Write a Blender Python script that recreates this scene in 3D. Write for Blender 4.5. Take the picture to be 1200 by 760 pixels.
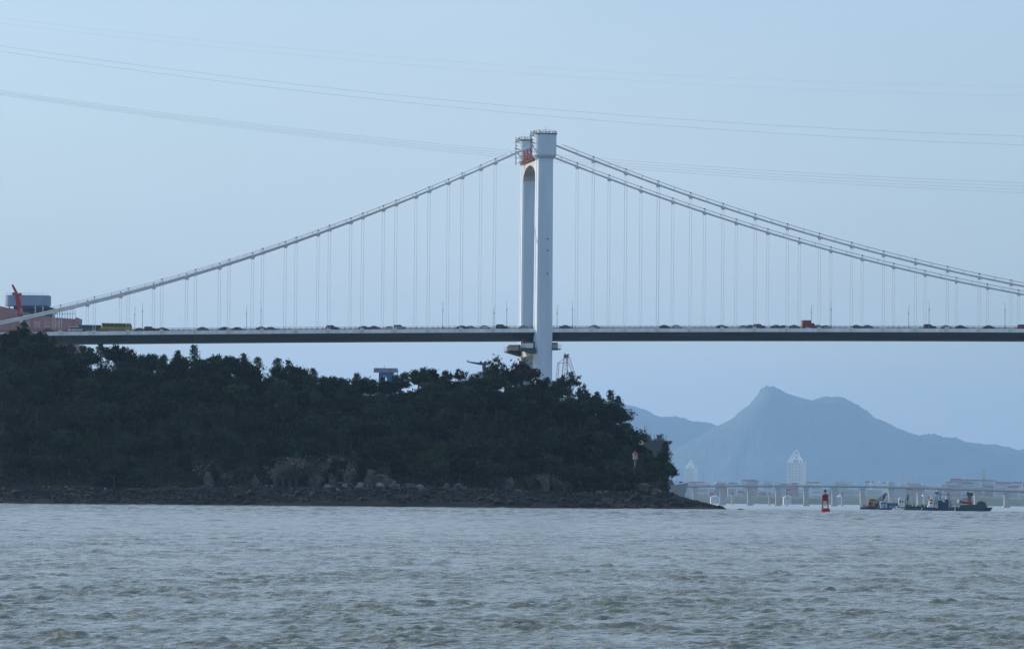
import bpy, bmesh, math, random
import numpy as np
from mathutils import Vector, Matrix
random.seed(7); rng = np.random.default_rng(11)
S = bpy.context.scene
for o in list(bpy.data.objects): bpy.data.objects.remove(o)
COL = S.collection
R = math.radians
# ------------------------------------------------------------------ camera
F = 5750.0; TH = R(9.126); ROLL = R(0.5); HOR = 586.2; CH = 2.1
PIT = math.atan((HOR-380)/F)
cam_d = bpy.data.cameras.new('camera'); cam = bpy.data.objects.new('camera', cam_d); COL.objects.link(cam); S.camera = cam
cam_d.sensor_width = 36; cam_d.lens = F/1200*36; cam_d.clip_start = 1; cam_d.clip_end = 90000
_f = Vector((math.sin(TH)*math.cos(PIT), math.cos(TH)*math.cos(PIT), math.sin(PIT)))
_r = Vector((math.cos(TH), -math.sin(TH), 0)); _u = _r.cross(_f)
cr = _r*math.cos(ROLL)+_u*math.sin(ROLL); cu = -_r*math.sin(ROLL)+_u*math.cos(ROLL)
cam.matrix_world = Matrix(((cr.x, cu.x, -_f.x, 0), (cr.y, cu.y, -_f.y, 0), (cr.z, cu.z, -_f.z, CH), (0, 0, 0, 1)))
FW = Vector((math.sin(TH), math.cos(TH), 0)); RT = Vector((math.cos(TH), -math.sin(TH), 0))
def at(px, py, d):
    """world point that stands d metres ahead where the sight line of that spot runs"""
    u = px-600; v = 380-py
    D = _f*F + cr*u + cu*v
    t = d/D.dot(FW)
    return Vector((0, 0, CH)) + D*t
def sd(s, d, z=0): return RT*s + FW*d + Vector((0, 0, z))
def ms(d): return d/F        # metres per photo pixel at distance d
# ------------------------------------------------------------------ world, sun, exposure
SUN_EL = R(16); SUN_AZ = R(-50)     # azimuth measured from +Y towards +X
sdir = Vector((math.sin(SUN_AZ)*math.cos(SUN_EL), math.cos(SUN_AZ)*math.cos(SUN_EL), math.sin(SUN_EL)))
W = bpy.data.worlds.new('World'); S.world = W; W.use_nodes = True
nt = W.node_tree; N = nt.nodes; L = nt.links; N.clear()
wo = N.new('ShaderNodeOutputWorld'); bg = N.new('ShaderNodeBackground'); sky = N.new('ShaderNodeTexSky')
sky.sky_type = 'NISHITA'; sky.sun_disc = False; sky.sun_elevation = SUN_EL; sky.sun_rotation = SUN_AZ
sky.air_density = 1.0; sky.dust_density = 2.5; sky.ozone_density = 2.0; sky.altitude = 0
tc = N.new('ShaderNodeTexCoord'); mp = N.new('ShaderNodeMapping'); mp.inputs['Scale'].default_value = (5, 5, 14)
nz = N.new('ShaderNodeTexNoise'); nz.inputs['Scale'].default_value = 1.1; nz.inputs['Detail'].default_value = 4; nz.inputs['Roughness'].default_value = .5
rp = N.new('ShaderNodeValToRGB'); rp.color_ramp.elements[0].position = .38; rp.color_ramp.elements[1].position = .72
rp.color_ramp.elements[0].color = (0, 0, 0, 1); rp.color_ramp.elements[1].color = (1, 1, 1, 1)
cl = N.new('ShaderNodeMixRGB'); cl.blend_type = 'MIX'; cl.inputs[2].default_value = (4.0, 4.3, 5.0, 1)
mu = N.new('ShaderNodeMath'); mu.operation = 'MULTIPLY'; mu.inputs[1].default_value = .6
L.new(tc.outputs['Generated'], mp.inputs[0]); L.new(mp.outputs[0], nz.inputs['Vector']); L.new(nz.outputs['Fac'], rp.inputs[0])
tint = N.new('ShaderNodeMixRGB'); tint.blend_type = 'MULTIPLY'; tint.inputs[0].default_value = 1; tint.inputs[2].default_value = (.80, .95, 1.25, 1)
L.new(sky.outputs[0], tint.inputs[1])
L.new(rp.outputs[0], mu.inputs[0]); L.new(mu.outputs[0], cl.inputs[0]); L.new(tint.outputs[0], cl.inputs[1]); veil = N.new('ShaderNodeMixRGB'); veil.inputs[0].default_value = .42; veil.inputs[2].default_value = (3.1, 3.9, 4.5, 1)
L.new(cl.outputs[0], veil.inputs[1]); L.new(veil.outputs[0], bg.inputs[0])
bg.inputs[1].default_value = 0.12
L.new(bg.outputs[0], wo.inputs[0])
sun_d = bpy.data.lights.new('sun', 'SUN'); sun = bpy.data.objects.new('sun', sun_d); COL.objects.link(sun)
sun_d.energy = 2.2; sun_d.angle = R(.6); sun_d.color = (1, .90, .78)
sun.rotation_euler = (-sdir).to_track_quat('-Z', 'Y').to_euler()
S.view_settings.view_transform = 'Standard'; S.view_settings.look = 'None'; S.view_settings.exposure = 0.6; S.view_settings.gamma = 1
S.render.engine = 'CYCLES'
S.cycles.volume_bounces = 1; S.cycles.max_bounces = 6; S.cycles.transparent_max_bounces = 8
HAZE_D = 2.5e-5; HAZE_C = (.41, .67, 1.0)
# ------------------------------------------------------------------ materials
def mat(name, col, rough=.7, var=.15, scale=1.0, bump=0.0, metal=0.0, streak=None, objvar=0.0, col2=None, coord='Object', spec=.5, trans=0):
    m = bpy.data.materials.new(name); m.use_nodes = True
    t = m.node_tree; n = t.nodes; l = t.links; b = n['Principled BSDF']
    b.inputs['Roughness'].default_value = rough; b.inputs['Metallic'].default_value = metal
    b.inputs['Specular IOR Level'].default_value = spec
    c = n.new('ShaderNodeTexCoord'); mpp = n.new('ShaderNodeMapping'); l.new(c.outputs[coord], mpp.inputs[0])
    mpp.inputs['Scale'].default_value = streak or (1, 1, 1)
    z = n.new('ShaderNodeTexNoise'); z.inputs['Scale'].default_value = scale; z.inputs['Detail'].default_value = 5
    l.new(mpp.outputs[0], z.inputs['Vector'])
    r = n.new('ShaderNodeValToRGB'); r.color_ramp.elements[0].position = .3; r.color_ramp.elements[1].position = .7
    c2 = col2 or tuple(min(1, x*(1+var)) for x in col); c1 = tuple(x*(1-var) for x in col) if not col2 else col
    r.color_ramp.elements[0].color = (*c1, 1); r.color_ramp.elements[1].color = (*c2, 1)
    l.new(z.outputs['Fac'], r.inputs[0]); out = r.outputs[0]
    if objvar:
        oi = n.new('ShaderNodeObjectInfo'); mr = n.new('ShaderNodeMapRange')
        mr.inputs['To Min'].default_value = 1-objvar; mr.inputs['To Max'].default_value = 1+objvar
        l.new(oi.outputs['Random'], mr.inputs['Value'])
        mx = n.new('ShaderNodeMixRGB'); mx.blend_type = 'MULTIPLY'; mx.inputs[0].default_value = 1
        l.new(out, mx.inputs[1]); l.new(mr.outputs[0], mx.inputs[2]); out = mx.outputs[0]
    l.new(out, b.inputs['Base Color'])
    if bump:
        bp = n.new('ShaderNodeBump'); bp.inputs['Strength'].default_value = bump; bp.inputs['Distance'].default_value = .1
        l.new(z.outputs['Fac'], bp.inputs['Height']); l.new(bp.outputs[0], b.inputs['Normal'])
    return m
M = {}
M['tower'] = mat('tower_paint', (.54, .65, .75), .6, .10, .25, streak=(1, 1, .12))
M['tower2'] = mat('tower_concrete', (.52, .52, .48), .8, .1, .2, streak=(1, 1, .15))
M['white'] = mat('fascia_white', (.76, .80, .82), .5, .13, .5, streak=(1, 1, .2))
M['girder'] = mat('girder_paint', (.045, .075, .095), .75, .32, .12, streak=(.4, 1, 1))
M['soffit'] = mat('girder_soffit', (.10, .12, .125), .8, .1, .2)
M['cable'] = mat('cable_paint', (.66, .69, .70), .5, .1, .3)
M['rope'] = mat('rope_steel', (.30, .33, .35), .5, .1, .5)
M['hang'] = mat('hanger_sheath', (.46, .51, .56), .6, .1, .5)
M['dsteel'] = mat('dark_steel', (.09, .11, .13), .6, .2, 1)
M['rail'] = mat('railing_paint', (.17, .12, .14), .6, .2, .6)
M['asphalt'] = mat('asphalt', (.05, .05, .052), .9, .2, 2)
M['redsign'] = mat('sign_red', (.26, .03, .035), .6, .2, 2)
M['redp'] = mat('red_paint', (.33, .025, .028), .5, .25, 1.2, streak=(1, 1, .3))
M['redh'] = mat('faded_red_hull', (.34, .19, .19), .8, .16, .25, streak=(1, 1, .2))
M['ltr'] = mat('letter_white', (.56, .52, .54), .8, .1, 1)
M['bluegrey'] = mat('bluegrey_paint', (.19, .27, .40), .6, .1, .3, streak=(1, 1, .3))
M['blue'] = mat('blue_paint', (.05, .12, .30), .6, .15, .5)
M['greyship'] = mat('grey_ship_paint', (.14, .15, .165), .6, .12, .4, streak=(1, 1, .3))
M['navy'] = mat('navy_paint', (.03, .06, .12), .6, .2, .5)
M['dgreen'] = mat('green_deck', (.04, .10, .08), .7, .2, .8)
M['orange'] = mat('orange_paint', (.60, .24, .04), .5, .2, .9)
M['yellow'] = mat('yellow_paint', (.32, .25, .04), .5, .1, 1)
M['glass'] = mat('dark_glass', (.02, .03, .035), .1, .1, 1)
M['tyre'] = mat('tyre_rubber', (.02, .02, .02), .9, .1, 5)
M['lampglass'] = mat('lamp_glass', (.5, .5, .48), .3, .1, 5)
M['pier'] = mat('viaduct_concrete', (.50, .52, .54), .85, .12, .15, streak=(1, 1, .3))
M['bldg'] = mat('far_wall_pale', (.56, .57, .58), .8, .15, .02, objvar=.25)
M['bldg2'] = mat('far_wall_pink', (.40, .27, .25), .8, .15, .02, objvar=.2)
M['bwin'] = mat('far_window', (.36, .40, .44), .3, .1, .1)
M['rroof'] = mat('far_red_roof', (.36, .10, .08), .8, .15, .05)
M['land'] = mat('far_land', (.07, .10, .07), .95, .3, .01)
M['mount'] = mat('mountain_forest', (.030, .055, .035), .95, .3, .004, coord='Object', col2=(.065, .08, .06))
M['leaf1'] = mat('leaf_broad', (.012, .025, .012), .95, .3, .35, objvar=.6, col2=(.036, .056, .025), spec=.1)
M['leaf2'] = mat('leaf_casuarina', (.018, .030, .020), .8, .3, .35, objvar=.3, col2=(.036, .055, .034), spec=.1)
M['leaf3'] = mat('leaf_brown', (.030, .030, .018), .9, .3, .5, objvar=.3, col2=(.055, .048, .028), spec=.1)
M['dry'] = mat('dry_twigs', (.07, .068, .058), .95, .3, .8, objvar=.5, col2=(.17, .165, .14), spec=.1)
M['bark'] = mat('bark', (.07, .055, .04), .95, .3, 2)
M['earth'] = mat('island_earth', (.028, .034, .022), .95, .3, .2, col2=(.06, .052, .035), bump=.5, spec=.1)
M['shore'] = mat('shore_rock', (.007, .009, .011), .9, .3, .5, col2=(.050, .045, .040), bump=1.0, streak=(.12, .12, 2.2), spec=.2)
M['outcrop'] = mat('outcrop_rock', (.022, .021, .019), .95, .3, .6, col2=(.10, .095, .083), bump=.8, streak=(1, 1, .35))
M['rock'] = mat('pale_rock', (.06, .06, .058), .9, .3, .8, objvar=.5, col2=(.17, .17, .165), bump=.8)
M['drock'] = mat('dark_rock', (.008, .009, .010), .9, .3, .8, objvar=.4, col2=(.028, .027, .027), bump=.8)
def paint(name, c): return mat(name, c, .3, .05, 1)
CARC = {'black': paint('car_black', (.012, .012, .015)), 'white': paint('car_white', (.62, .63, .63)), 'grey': paint('car_grey', (.10, .11, .12)),
        'silver': paint('car_silver', (.33, .35, .36)), 'red': paint('car_maroon', (.14, .018, .02)), 'blue': paint('car_blue', (.02, .035, .08))}
# ------------------------------------------------------------------ mesh helpers
class MB:
    def __init__(s): s.v = []; s.f = []; s.m = []; s.mats = []
    def mi(s, m):
        if m is None: return 0
        if m not in s.mats: s.mats.append(m)
        return s.mats.index(m)
    def add(s, vs, fs, m=None):
        b = len(s.v); s.v += [tuple(v) for v in vs]; k = s.mi(m)
        for f in fs: s.f.append(tuple(i+b for i in f)); s.m.append(k)
        return s
    def box(s, a, b, m=None):
        x0, y0, z0 = a; x1, y1, z1 = b
        return s.add([(x0, y0, z0), (x1, y0, z0), (x1, y1, z0), (x0, y1, z0), (x0, y0, z1), (x1, y0, z1), (x1, y1, z1), (x0, y1, z1)],
                     [(0, 3, 2, 1), (4, 5, 6, 7), (0, 1, 5, 4), (1, 2, 6, 5), (2, 3, 7, 6), (3, 0, 4, 7)], m)
    def cbox(s, c, d, m=None): return s.box([c[i]-d[i]/2 for i in range(3)], [c[i]+d[i]/2 for i in range(3)], m)
    def prism(s, poly, axis, a, b, m=None):
        """poly: list of 2D points; extruded along axis 0/1/2 from a to b"""
        n = len(poly)
        def mk(p, t):
            return {0: (t, p[0], p[1]), 1: (p[0], t, p[1]), 2: (p[0], p[1], t)}[axis]
        vs = [mk(p, a) for p in poly]+[mk(p, b) for p in poly]
        fs = [tuple(range(n))[::-1], tuple(range(n, 2*n))]+[(i, (i+1) % n, n+(i+1) % n, n+i) for i in range(n)]
        return s.add(vs, fs, m)
    def tube(s, pts, r, n=6, m=None, cap=True):
        pts = [Vector(p) for p in pts]; rs = r if isinstance(r, (list, tuple)) else [r]*len(pts); vs = []
        for i, p in enumerate(pts):
            t = (pts[min(i+1, len(pts)-1)]-pts[max(i-1, 0)]).normalized()
            a = Vector((0, 0, 1)) if abs(t.z) < .9 else Vector((1, 0, 0))
            x = t.cross(a).normalized(); y = t.cross(x)
            for k in range(n):
                an = 2*math.pi*k/n; vs.append(p+(x*math.cos(an)+y*math.sin(an))*rs[i])
        fs = []
        for i in range(len(pts)-1):
            for k in range(n): fs.append((i*n+k, i*n+(k+1) % n, (i+1)*n+(k+1) % n, (i+1)*n+k))
        if cap: fs += [tuple(range(n))[::-1], tuple((len(pts)-1)*n+k for k in range(n))]
        return s.add(vs, fs, m)
    def lathe(s, prof, n=24, c=(0, 0), m=None, sx=1, sy=1):
        vs = []; k = len(prof)
        for (r, z) in prof:
            for j in range(n):
                a = 2*math.pi*j/n; vs.append((c[0]+r*math.cos(a)*sx, c[1]+r*math.sin(a)*sy, z))
        fs = [(i*n+j, i*n+(j+1) % n, (i+1)*n+(j+1) % n, (i+1)*n+j) for i in range(k-1) for j in range(n)]
        fs += [tuple(range(n))[::-1], tuple((k-1)*n+j for j in range(n))]
        return s.add(vs, fs, m)
    def mesh(s, name, m=None, smooth=False):
        me = bpy.data.meshes.new(name); me.from_pydata(s.v, [], s.f)
        if s.mats and m is None:
            for x in s.mats: me.materials.append(x)
            me.polygons.foreach_set('material_index', s.m)
        else: me.materials.append(m)
        if smooth: me.shade_smooth()
        me.update(); return me
    def build(s, name, m=None, parent=None, smooth=False, loc=None):
        return link(name, s.mesh(name, m, smooth), parent, loc)
def link(name, me, parent=None, loc=None, rz=0, scale=None):
    o = bpy.data.objects.new(name, me); COL.objects.link(o)
    if parent: o.parent = parent
    if loc is not None: o.location = loc
    if rz: o.rotation_euler.z = rz
    if scale is not None: o.scale = scale if hasattr(scale, '__len__') else (scale,)*3
    return o
def tag(o, label=None, cat=None, group=None, kind=None):
    if label: o['label'] = label
    if cat: o['category'] = cat
    if group: o['group'] = group
    if kind: o['kind'] = kind
    return o
def empty(name, loc, label=None, cat=None, group=None, rz=0):
    o = bpy.data.objects.new(name, None); COL.objects.link(o); o.location = loc; o.rotation_euler.z = rz
    return tag(o, label, cat, group)
def copy_tree(root, parent=None):
    c = root.copy(); COL.objects.link(c); c.parent = parent
    for ch in KIDS.get(root.name, []): copy_tree(ch, c)
    return c
KIDS = {}
def note(root):
    for o in [root]+list(root.children_recursive): KIDS[o.name] = list(o.children)
def np_mesh(name, v, f, m, smooth=True):
    me = bpy.data.meshes.new(name); k = f.shape[1]
    me.vertices.add(len(v)); me.vertices.foreach_set('co', v.astype(np.float32).ravel())
    me.loops.add(f.size); me.loops.foreach_set('vertex_index', f.astype(np.int32).ravel())
    me.polygons.add(len(f)); me.polygons.foreach_set('loop_start', np.arange(0, f.size, k, dtype=np.int32))
    me.materials.append(m); me.update(calc_edges=True)
    if smooth: me.shade_smooth()
    return me
def grid_faces(nr, nc):
    i = np.arange(nr*nc).reshape(nr, nc)
    return np.stack([i[:-1, :-1], i[:-1, 1:], i[1:, 1:], i[1:, :-1]], -1).reshape(-1, 4)
_tab = rng.random((256, 256))
def vnoise(x, y):
    xi = np.floor(x).astype(int); yi = np.floor(y).astype(int); fx = x-xi; fy = y-yi
    fx = fx*fx*(3-2*fx); fy = fy*fy*(3-2*fy)
    g = lambda a, b: _tab[a & 255, b & 255]
    return (g(xi, yi)*(1-fx)+g(xi+1, yi)*fx)*(1-fy)+(g(xi, yi+1)*(1-fx)+g(xi+1, yi+1)*fx)*fy
def fbm(x, y, o=5, ridge=False):
    a = 0.; w = .5; t = 0.
    for k in range(o):
        n = vnoise(x*2**k+17.3*k, y*2**k+5.1*k)
        if ridge: n = 1-abs(2*n-1)
        a = a+n*w; t += w; w *= .5
    return a/t
RZ = -TH   # rotation that makes local +x run along the picture's right and +y away from the camera

# ================================================================== SETTING
# ---- water: one sheet, waves as geometry where they can be made out
def build_water():
    st = .0011
    ds = 42*np.exp(np.arange(0, int(math.log(1700/42)/st))*st)
    ds = np.concatenate([[-2000, -300, 2, 15, 30], ds, np.geomspace(1720, 44000, 40)])
    an = np.concatenate([np.radians([-80, -60, -45, -32, -22, -15, -11, -9, -8]), np.arange(R(-7.6), R(7.6), .0008), np.radians([8, 9, 11, 15, 22, 32, 45, 60, 80])])
    # the sheet is laid out about the camera's line of view but in metres; side columns are coarse
    D, A = np.meshgrid(ds, an, indexing='ij')
    Dp = np.maximum(D, 30)
    s = np.tan(A)*np.maximum(Dp, 300*0+Dp)
    s[D < 40] = (np.tan(A)*40)[D < 40]
    far = np.abs(A) > R(7.8)
    s = np.where(far, s+np.sign(A)*1500*(np.abs(A)-R(7.8)), s)
    s = np.clip(s, -40000, 40000)
    z = np.zeros_like(D); sp = np.maximum(Dp*.0011, .05)
    hs = np.zeros_like(D); hd = np.zeros_like(D)
    r2 = np.random.default_rng(5)
    lams = []
    for i in range(140):
        lam = .17*(2.8/.17)**r2.random(); th = r2.normal(0.22, .52); k = 2*math.pi/lam
        kx = k*math.sin(th); ky = k*math.cos(th)
        amp = .0074*lam*math.exp(-(math.log(lam/.40)/.95)**2)*(.6+.8*r2.random())
        far_amp = np.clip(1+(Dp-85)/200*(lam > .8)*1.2, 1, 3.0)
        att = np.clip((lam/sp-2.0)/1.2, 0, 1)*far_amp
        ph = kx*s+ky*D+r2.random()*6.283
        z += amp*att*np.cos(ph); q = .9*amp*att*np.sin(ph); hs -= q*math.sin(th); hd -= q*math.cos(th)
    for i in range(46):
        lam = 2.2*(7/2.2)**r2.random(); th = r2.normal(0.2, .45); k = 2*math.pi/lam
        amp = .0075*lam**.7*(.6+.8*r2.random())*np.clip((D-300)/500, 0, 1)*np.clip((lam/sp-2.0)/1.2, 0, 1)
        z += amp*np.cos(k*math.sin(th)*s+k*math.cos(th)*D+r2.random()*6.283)
    pt = fbm(s/1.6+40, D/4.5+9, 3); pb = fbm(s/16+4, D/60+19, 3); patch = .62+np.clip(pt-.30, 0, 1)*2.2*(.6+.8*pb)
    zone = ((D > 41) & (D < 1750) & ~far)
    z *= patch*zone*np.clip((1750-D)/300, 0, 1); hs *= zone*patch; hd *= zone*patch
    s = s+hs; D2 = D+hd
    v = np.stack([s*RT.x+D2*FW.x, s*RT.y+D2*FW.y, z], -1).reshape(-1, 3)
    me = np_mesh('water', v, grid_faces(len(ds), len(an)), None)
    m = bpy.data.materials.new('sea_water'); m.use_nodes = True; t = m.node_tree; n = t.nodes; l = t.links; b = n['Principled BSDF']
    b.inputs['Roughness'].default_value = .13; b.inputs['IOR'].default_value = 1.33
    g = n.new('ShaderNodeNewGeometry'); nn = n.new('ShaderNodeTexNoise'); nn.inputs['Scale'].default_value = .05; nn.inputs['Detail'].default_value = 3
    r = n.new('ShaderNodeValToRGB'); r.color_ramp.elements[0].color = (.145, .165, .135, 1); r.color_ramp.elements[1].color = (.19, .205, .165, 1)
    l.new(g.outputs['Position'], nn.inputs['Vector']); l.new(nn.outputs['Fac'], r.inputs[0]); l.new(r.outputs[0], b.inputs['Base Color'])
    n1 = n.new('ShaderNodeTexNoise'); n1.inputs['Scale'].default_value = 3.2; n1.inputs['Detail'].default_value = 4; n1.inputs['Roughness'].default_value = .6
    n2 = n.new('ShaderNodeTexNoise'); n2.inputs['Scale'].default_value = 1.6; n2.inputs['Detail'].default_value = 4
    ad = n.new('ShaderNodeMath'); ad.operation = 'MULTIPLY_ADD'; ad.inputs[1].default_value = 3
    l.new(g.outputs['Position'], n1.inputs['Vector']); l.new(g.outputs['Position'], n2.inputs['Vector'])
    l.new(n2.outputs['Fac'], ad.inputs[0]); l.new(n1.outputs['Fac'], ad.inputs[2])
    bp = n.new('ShaderNodeBump'); bp.inputs['Strength'].default_value = .8; bp.inputs['Distance'].default_value = .055
    l.new(ad.outputs[0], bp.inputs['Height']); l.new(bp.outputs[0], b.inputs['Normal'])
    me.materials.clear(); me.materials.append(m)
    tag(link('water', me), kind='structure')
build_water()

# ---- mountains: forested ridges far behind
MD = 38000.0
def mountain(name, prof, d0, depth, seed, rough=1.0):
    px = np.arange(prof[0][0], prof[-1][0]+.1, 1.2); ny = 70
    xs = np.array([p[0] for p in prof]); ys = np.array([p[1] for p in prof])
    top = np.array([at(a, b, d0).z for a, b in zip(px, np.interp(px, xs, ys))])
    top = top+((fbm(px/13+seed, px*0+seed, 5)-.5)*4+(rng.random(len(px))-.5)*1.0)*ms(d0)*np.clip(top/150, 0, 1)
    s = (px-600)*ms(d0)
    T = np.linspace(-1, 1, ny); v = []
    Sx, Tt = np.meshgrid(s, T); TP = np.empty((ny, len(px)))
    for i_, t_ in enumerate(T):
        sg_ = 1+max(0, abs(t_)-.03)*34; kx_ = np.exp(-(np.arange(-110, 111)/sg_)**2/2); kx_ /= kx_.sum(); TP[i_] = np.convolve(np.pad(top, 110, mode='edge'), kx_, 'valid') if abs(t_) > .04 else top
    prof2 = None
    prof2 = (1-np.abs(Tt)**1.25)
    rid = fbm(Sx/1500+seed+Tt*.8, Tt*1.8+seed, 5, True)
    z = TP*np.clip(prof2*(1+.5*(rid-.6)*np.clip(np.abs(Tt)*3, 0, 1)), 0, None)+((fbm(Sx/160+seed, Tt*9, 6)-.5)*46+(rng.random(Sx.shape)-.5)*7)*rough*np.clip(prof2*3, 0, 1)-8
    dd = d0+Tt*depth
    P = np.stack([Sx*RT.x+dd*FW.x, Sx*RT.y+dd*FW.y, z], -1).reshape(-1, 3)
    tag(link(name, np_mesh(name, P, grid_faces(ny, len(px)), M['mount'])), kind='structure')
mountain('mountain', [(500, 592), (580, 560), (640, 500), (690, 478), (720, 470), (737, 473), (760, 478), (771, 485), (785, 487), (800, 488), (815, 492), (832, 493), (843, 497), (855, 500), (880, 515), (925, 545), (980, 592)], MD+300, 1700, 3)
mountain('mountain', [(660, 592), (730, 556), (790, 524), (830, 503), (843, 497.5), (852, 493), (862, 486), (870, 478), (880, 471), (888, 463), (892, 457), (899, 452.5), (907, 451), (914, 454), (922, 459), (932, 462.5), (942, 465), (952, 466), (962, 464), (972, 462.5), (982, 463), (990, 466), (1000, 472), (1010, 478), (1020, 484), (1030, 489.5), (1040, 494), (1055, 500), (1070, 505), (1088, 510), (1105, 511.5), (1125, 514), (1150, 518), (1175, 522), (1200, 525.5), (1280, 532), (1380, 520), (1500, 505), (1600, 530), (1700, 592)], MD-400, 1500, 8)

# ---- island terrain
SKY = [(-400, 470), (-250, 420), (-120, 395), (0, 385), (30, 382), (60, 395), (80, 403), (120, 406), (160, 411), (200, 408), (240, 412), (280, 418), (320, 424), (360, 430), (400, 437), (440, 440), (480, 435), (540, 434), (580, 432), (620, 440), (660, 444), (690, 456), (722, 470), (742, 495), (752, 515), (775, 528), (786, 545), (800, 600)]
_sx = np.array([p[0] for p in SKY], float); _sy = np.array([p[1] for p in SKY], float)
DS = 1432.; DR = 1545.
def skyz(px): return at(px, float(np.interp(px, _sx, _sy)), DR).z
def px_of(s, d): return 600+s/d*F
_G = [(p, max(0., at(p, y, DR).z-8.5)) for p, y in SKY]
_gx = np.array([g[0] for g in _G]); _gz = np.array([g[1] for g in _G])
def terrain(s, d):
    px = 600+s/d*F
    G = np.interp(px, _gx, _gz)
    sh = np.interp(px, [-450, -350, -100, 0, 200, 400, 600, 700, 760, 785, 800, 812, 826, 840, 850, 856, 864], [-3, 0, 3, 5.0, 5.0, 5.2, 5.2, 4.8, 4.6, 4.2, 3.3, 2.6, 1.9, 1.1, .5, -.2, -2.5])
    d0 = DS+2*np.sin(s/23.)+np.interp(px, [700, 860], [0, -4])
    back = np.interp(px, [-450, -350, 0, 500, 700, 785, 860], [1440, 1520, 1720, 1720, 1660, 1520, 1440])
    t = np.clip((d-d0)/np.interp(px, [780, 860], [26, 9]), -1, 1)
    z = np.where(t < 0, t*6, sh*np.sin(np.clip(t, 0, 1)*math.pi/2)**.8)
    z = z+(fbm(s/4., d/2.2, 5)-.5)*2.4*np.clip(t*4, 0, 1)*np.clip(sh/4, .12, 1)+(fbm(s/30., d/9., 3)-.5)*1.6*np.clip(t*3, 0, 1)*np.clip(sh/4, .1, 1)
    led = .55+.35*fbm(s/40., d/40.+3, 2); zq = np.floor(z/led)*led+led*np.clip((z/led-np.floor(z/led)-.55)/.45, 0, 1)
    z = np.where((z > .15) & (d < d0+24), z*.25+zq*.75, z)
    u = np.clip((d-d0-24)/(DR-d0-24), 0, 1)
    z = z+np.maximum(G-sh, 0)*(u*u*(3-2*u)*.35+u*.65)
    z = np.where(d > DR, z*np.clip(1-((d-DR)/(np.maximum(back-DR, 1)))**2, -1, 1), z)
    z = np.where(d > back, np.minimum(z, -(d-back)*.2), z)
    return np.maximum(z, -4.)
sg = np.arange(-290, 75, 1.0); dg = np.concatenate([np.arange(1420, 1475, .8), np.arange(1475, 1760, 4)])
Sg, Dg = np.meshgrid(sg, dg); Zg = terrain(Sg, Dg)
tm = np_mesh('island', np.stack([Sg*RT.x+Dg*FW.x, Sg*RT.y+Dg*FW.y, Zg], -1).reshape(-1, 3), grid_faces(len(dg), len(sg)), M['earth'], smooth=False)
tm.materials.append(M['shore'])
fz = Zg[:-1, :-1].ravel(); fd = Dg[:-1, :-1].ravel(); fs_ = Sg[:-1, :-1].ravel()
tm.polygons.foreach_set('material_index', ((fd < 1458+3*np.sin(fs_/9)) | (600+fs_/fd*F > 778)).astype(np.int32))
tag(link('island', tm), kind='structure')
def gz(px, d):
    s = (px-600)*d/F
    return float(terrain(np.array([s]), np.array([d]))[0])

# ---- far low shore
def strip(name, d, px0, px1, h, m, depth=500):
    px = np.linspace(px0, px1, 220); s = (px-600)*ms(d); T = np.linspace(0, 1, 9)
    Sx, Tt = np.meshgrid(s, T); e = np.clip((Sx-s[0])/(s[-1]-s[0])*12, 0, 1)*np.clip((s[-1]-Sx)/(s[-1]-s[0])*12, 0, 1)
    z = -1+(h*(.55+.9*fbm(Sx/60+d, Tt*3, 4)))*np.sin(np.clip(Tt*1.0, 0, 1)*math.pi)**.5*e
    dd = d+Tt*depth
    tag(link(name, np_mesh(name, np.stack([Sx*RT.x+dd*FW.x, Sx*RT.y+dd*FW.y, z], -1).reshape(-1, 3), grid_faces(9, 220), m, False)), kind='structure')
strip('far_shore', 8600, 640, 1500, 17, M['land'])
strip('far_shore', 13500, 600, 1500, 40, M['land'], 1200)

# ================================================================== SUSPENSION BRIDGE
BD = 1747.; BX = 292.; BW = 34.
def dz(x): return 62.88+.01721*x-1.944e-5*x*x        # bottom of the white fascia
def cz(x):
    if x < 0: return max(132.4+.4836*x+6.78e-4*x*x, dz(x)+1.2)
    xx = min(x, 323.4); return 132.1-.3849*xx+5.95e-4*xx*xx
BR = empty('suspension_bridge', (BX, BD+BW/2, 0), 'long suspension bridge with one tall pale tower and lorries and cars on its deck', 'bridge')
def y0(k): return (-BW/2, BW/2)[k]
X0, X1 = -232., 330.
segs = np.arange(X0, X1, 12.)+(-18-X0) % 12-12
def girder_sec(m, a, b):
    za, zb = dz(a), dz(b)
    for (x0, x1, z0, z1) in [(a, b, za, zb)]:
        h = BW/2-.7
        sec = [(-h, 0), (-h-.25, -.35), (-h+5.4, -2.5), (h-5.4, -2.5), (h+.25, -.35), (h, 0)]
        n = len(sec)
        vs = [(x0, p[0], z0+p[1]) for p in sec]+[(x1, p[0], z1+p[1]) for p in sec]
        m.add(vs, [tuple(range(n)), tuple(range(n, 2*n))[::-1]]+[(i, n+i, n+(i+1) % n, (i+1) % n) for i in range(n)])
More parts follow.
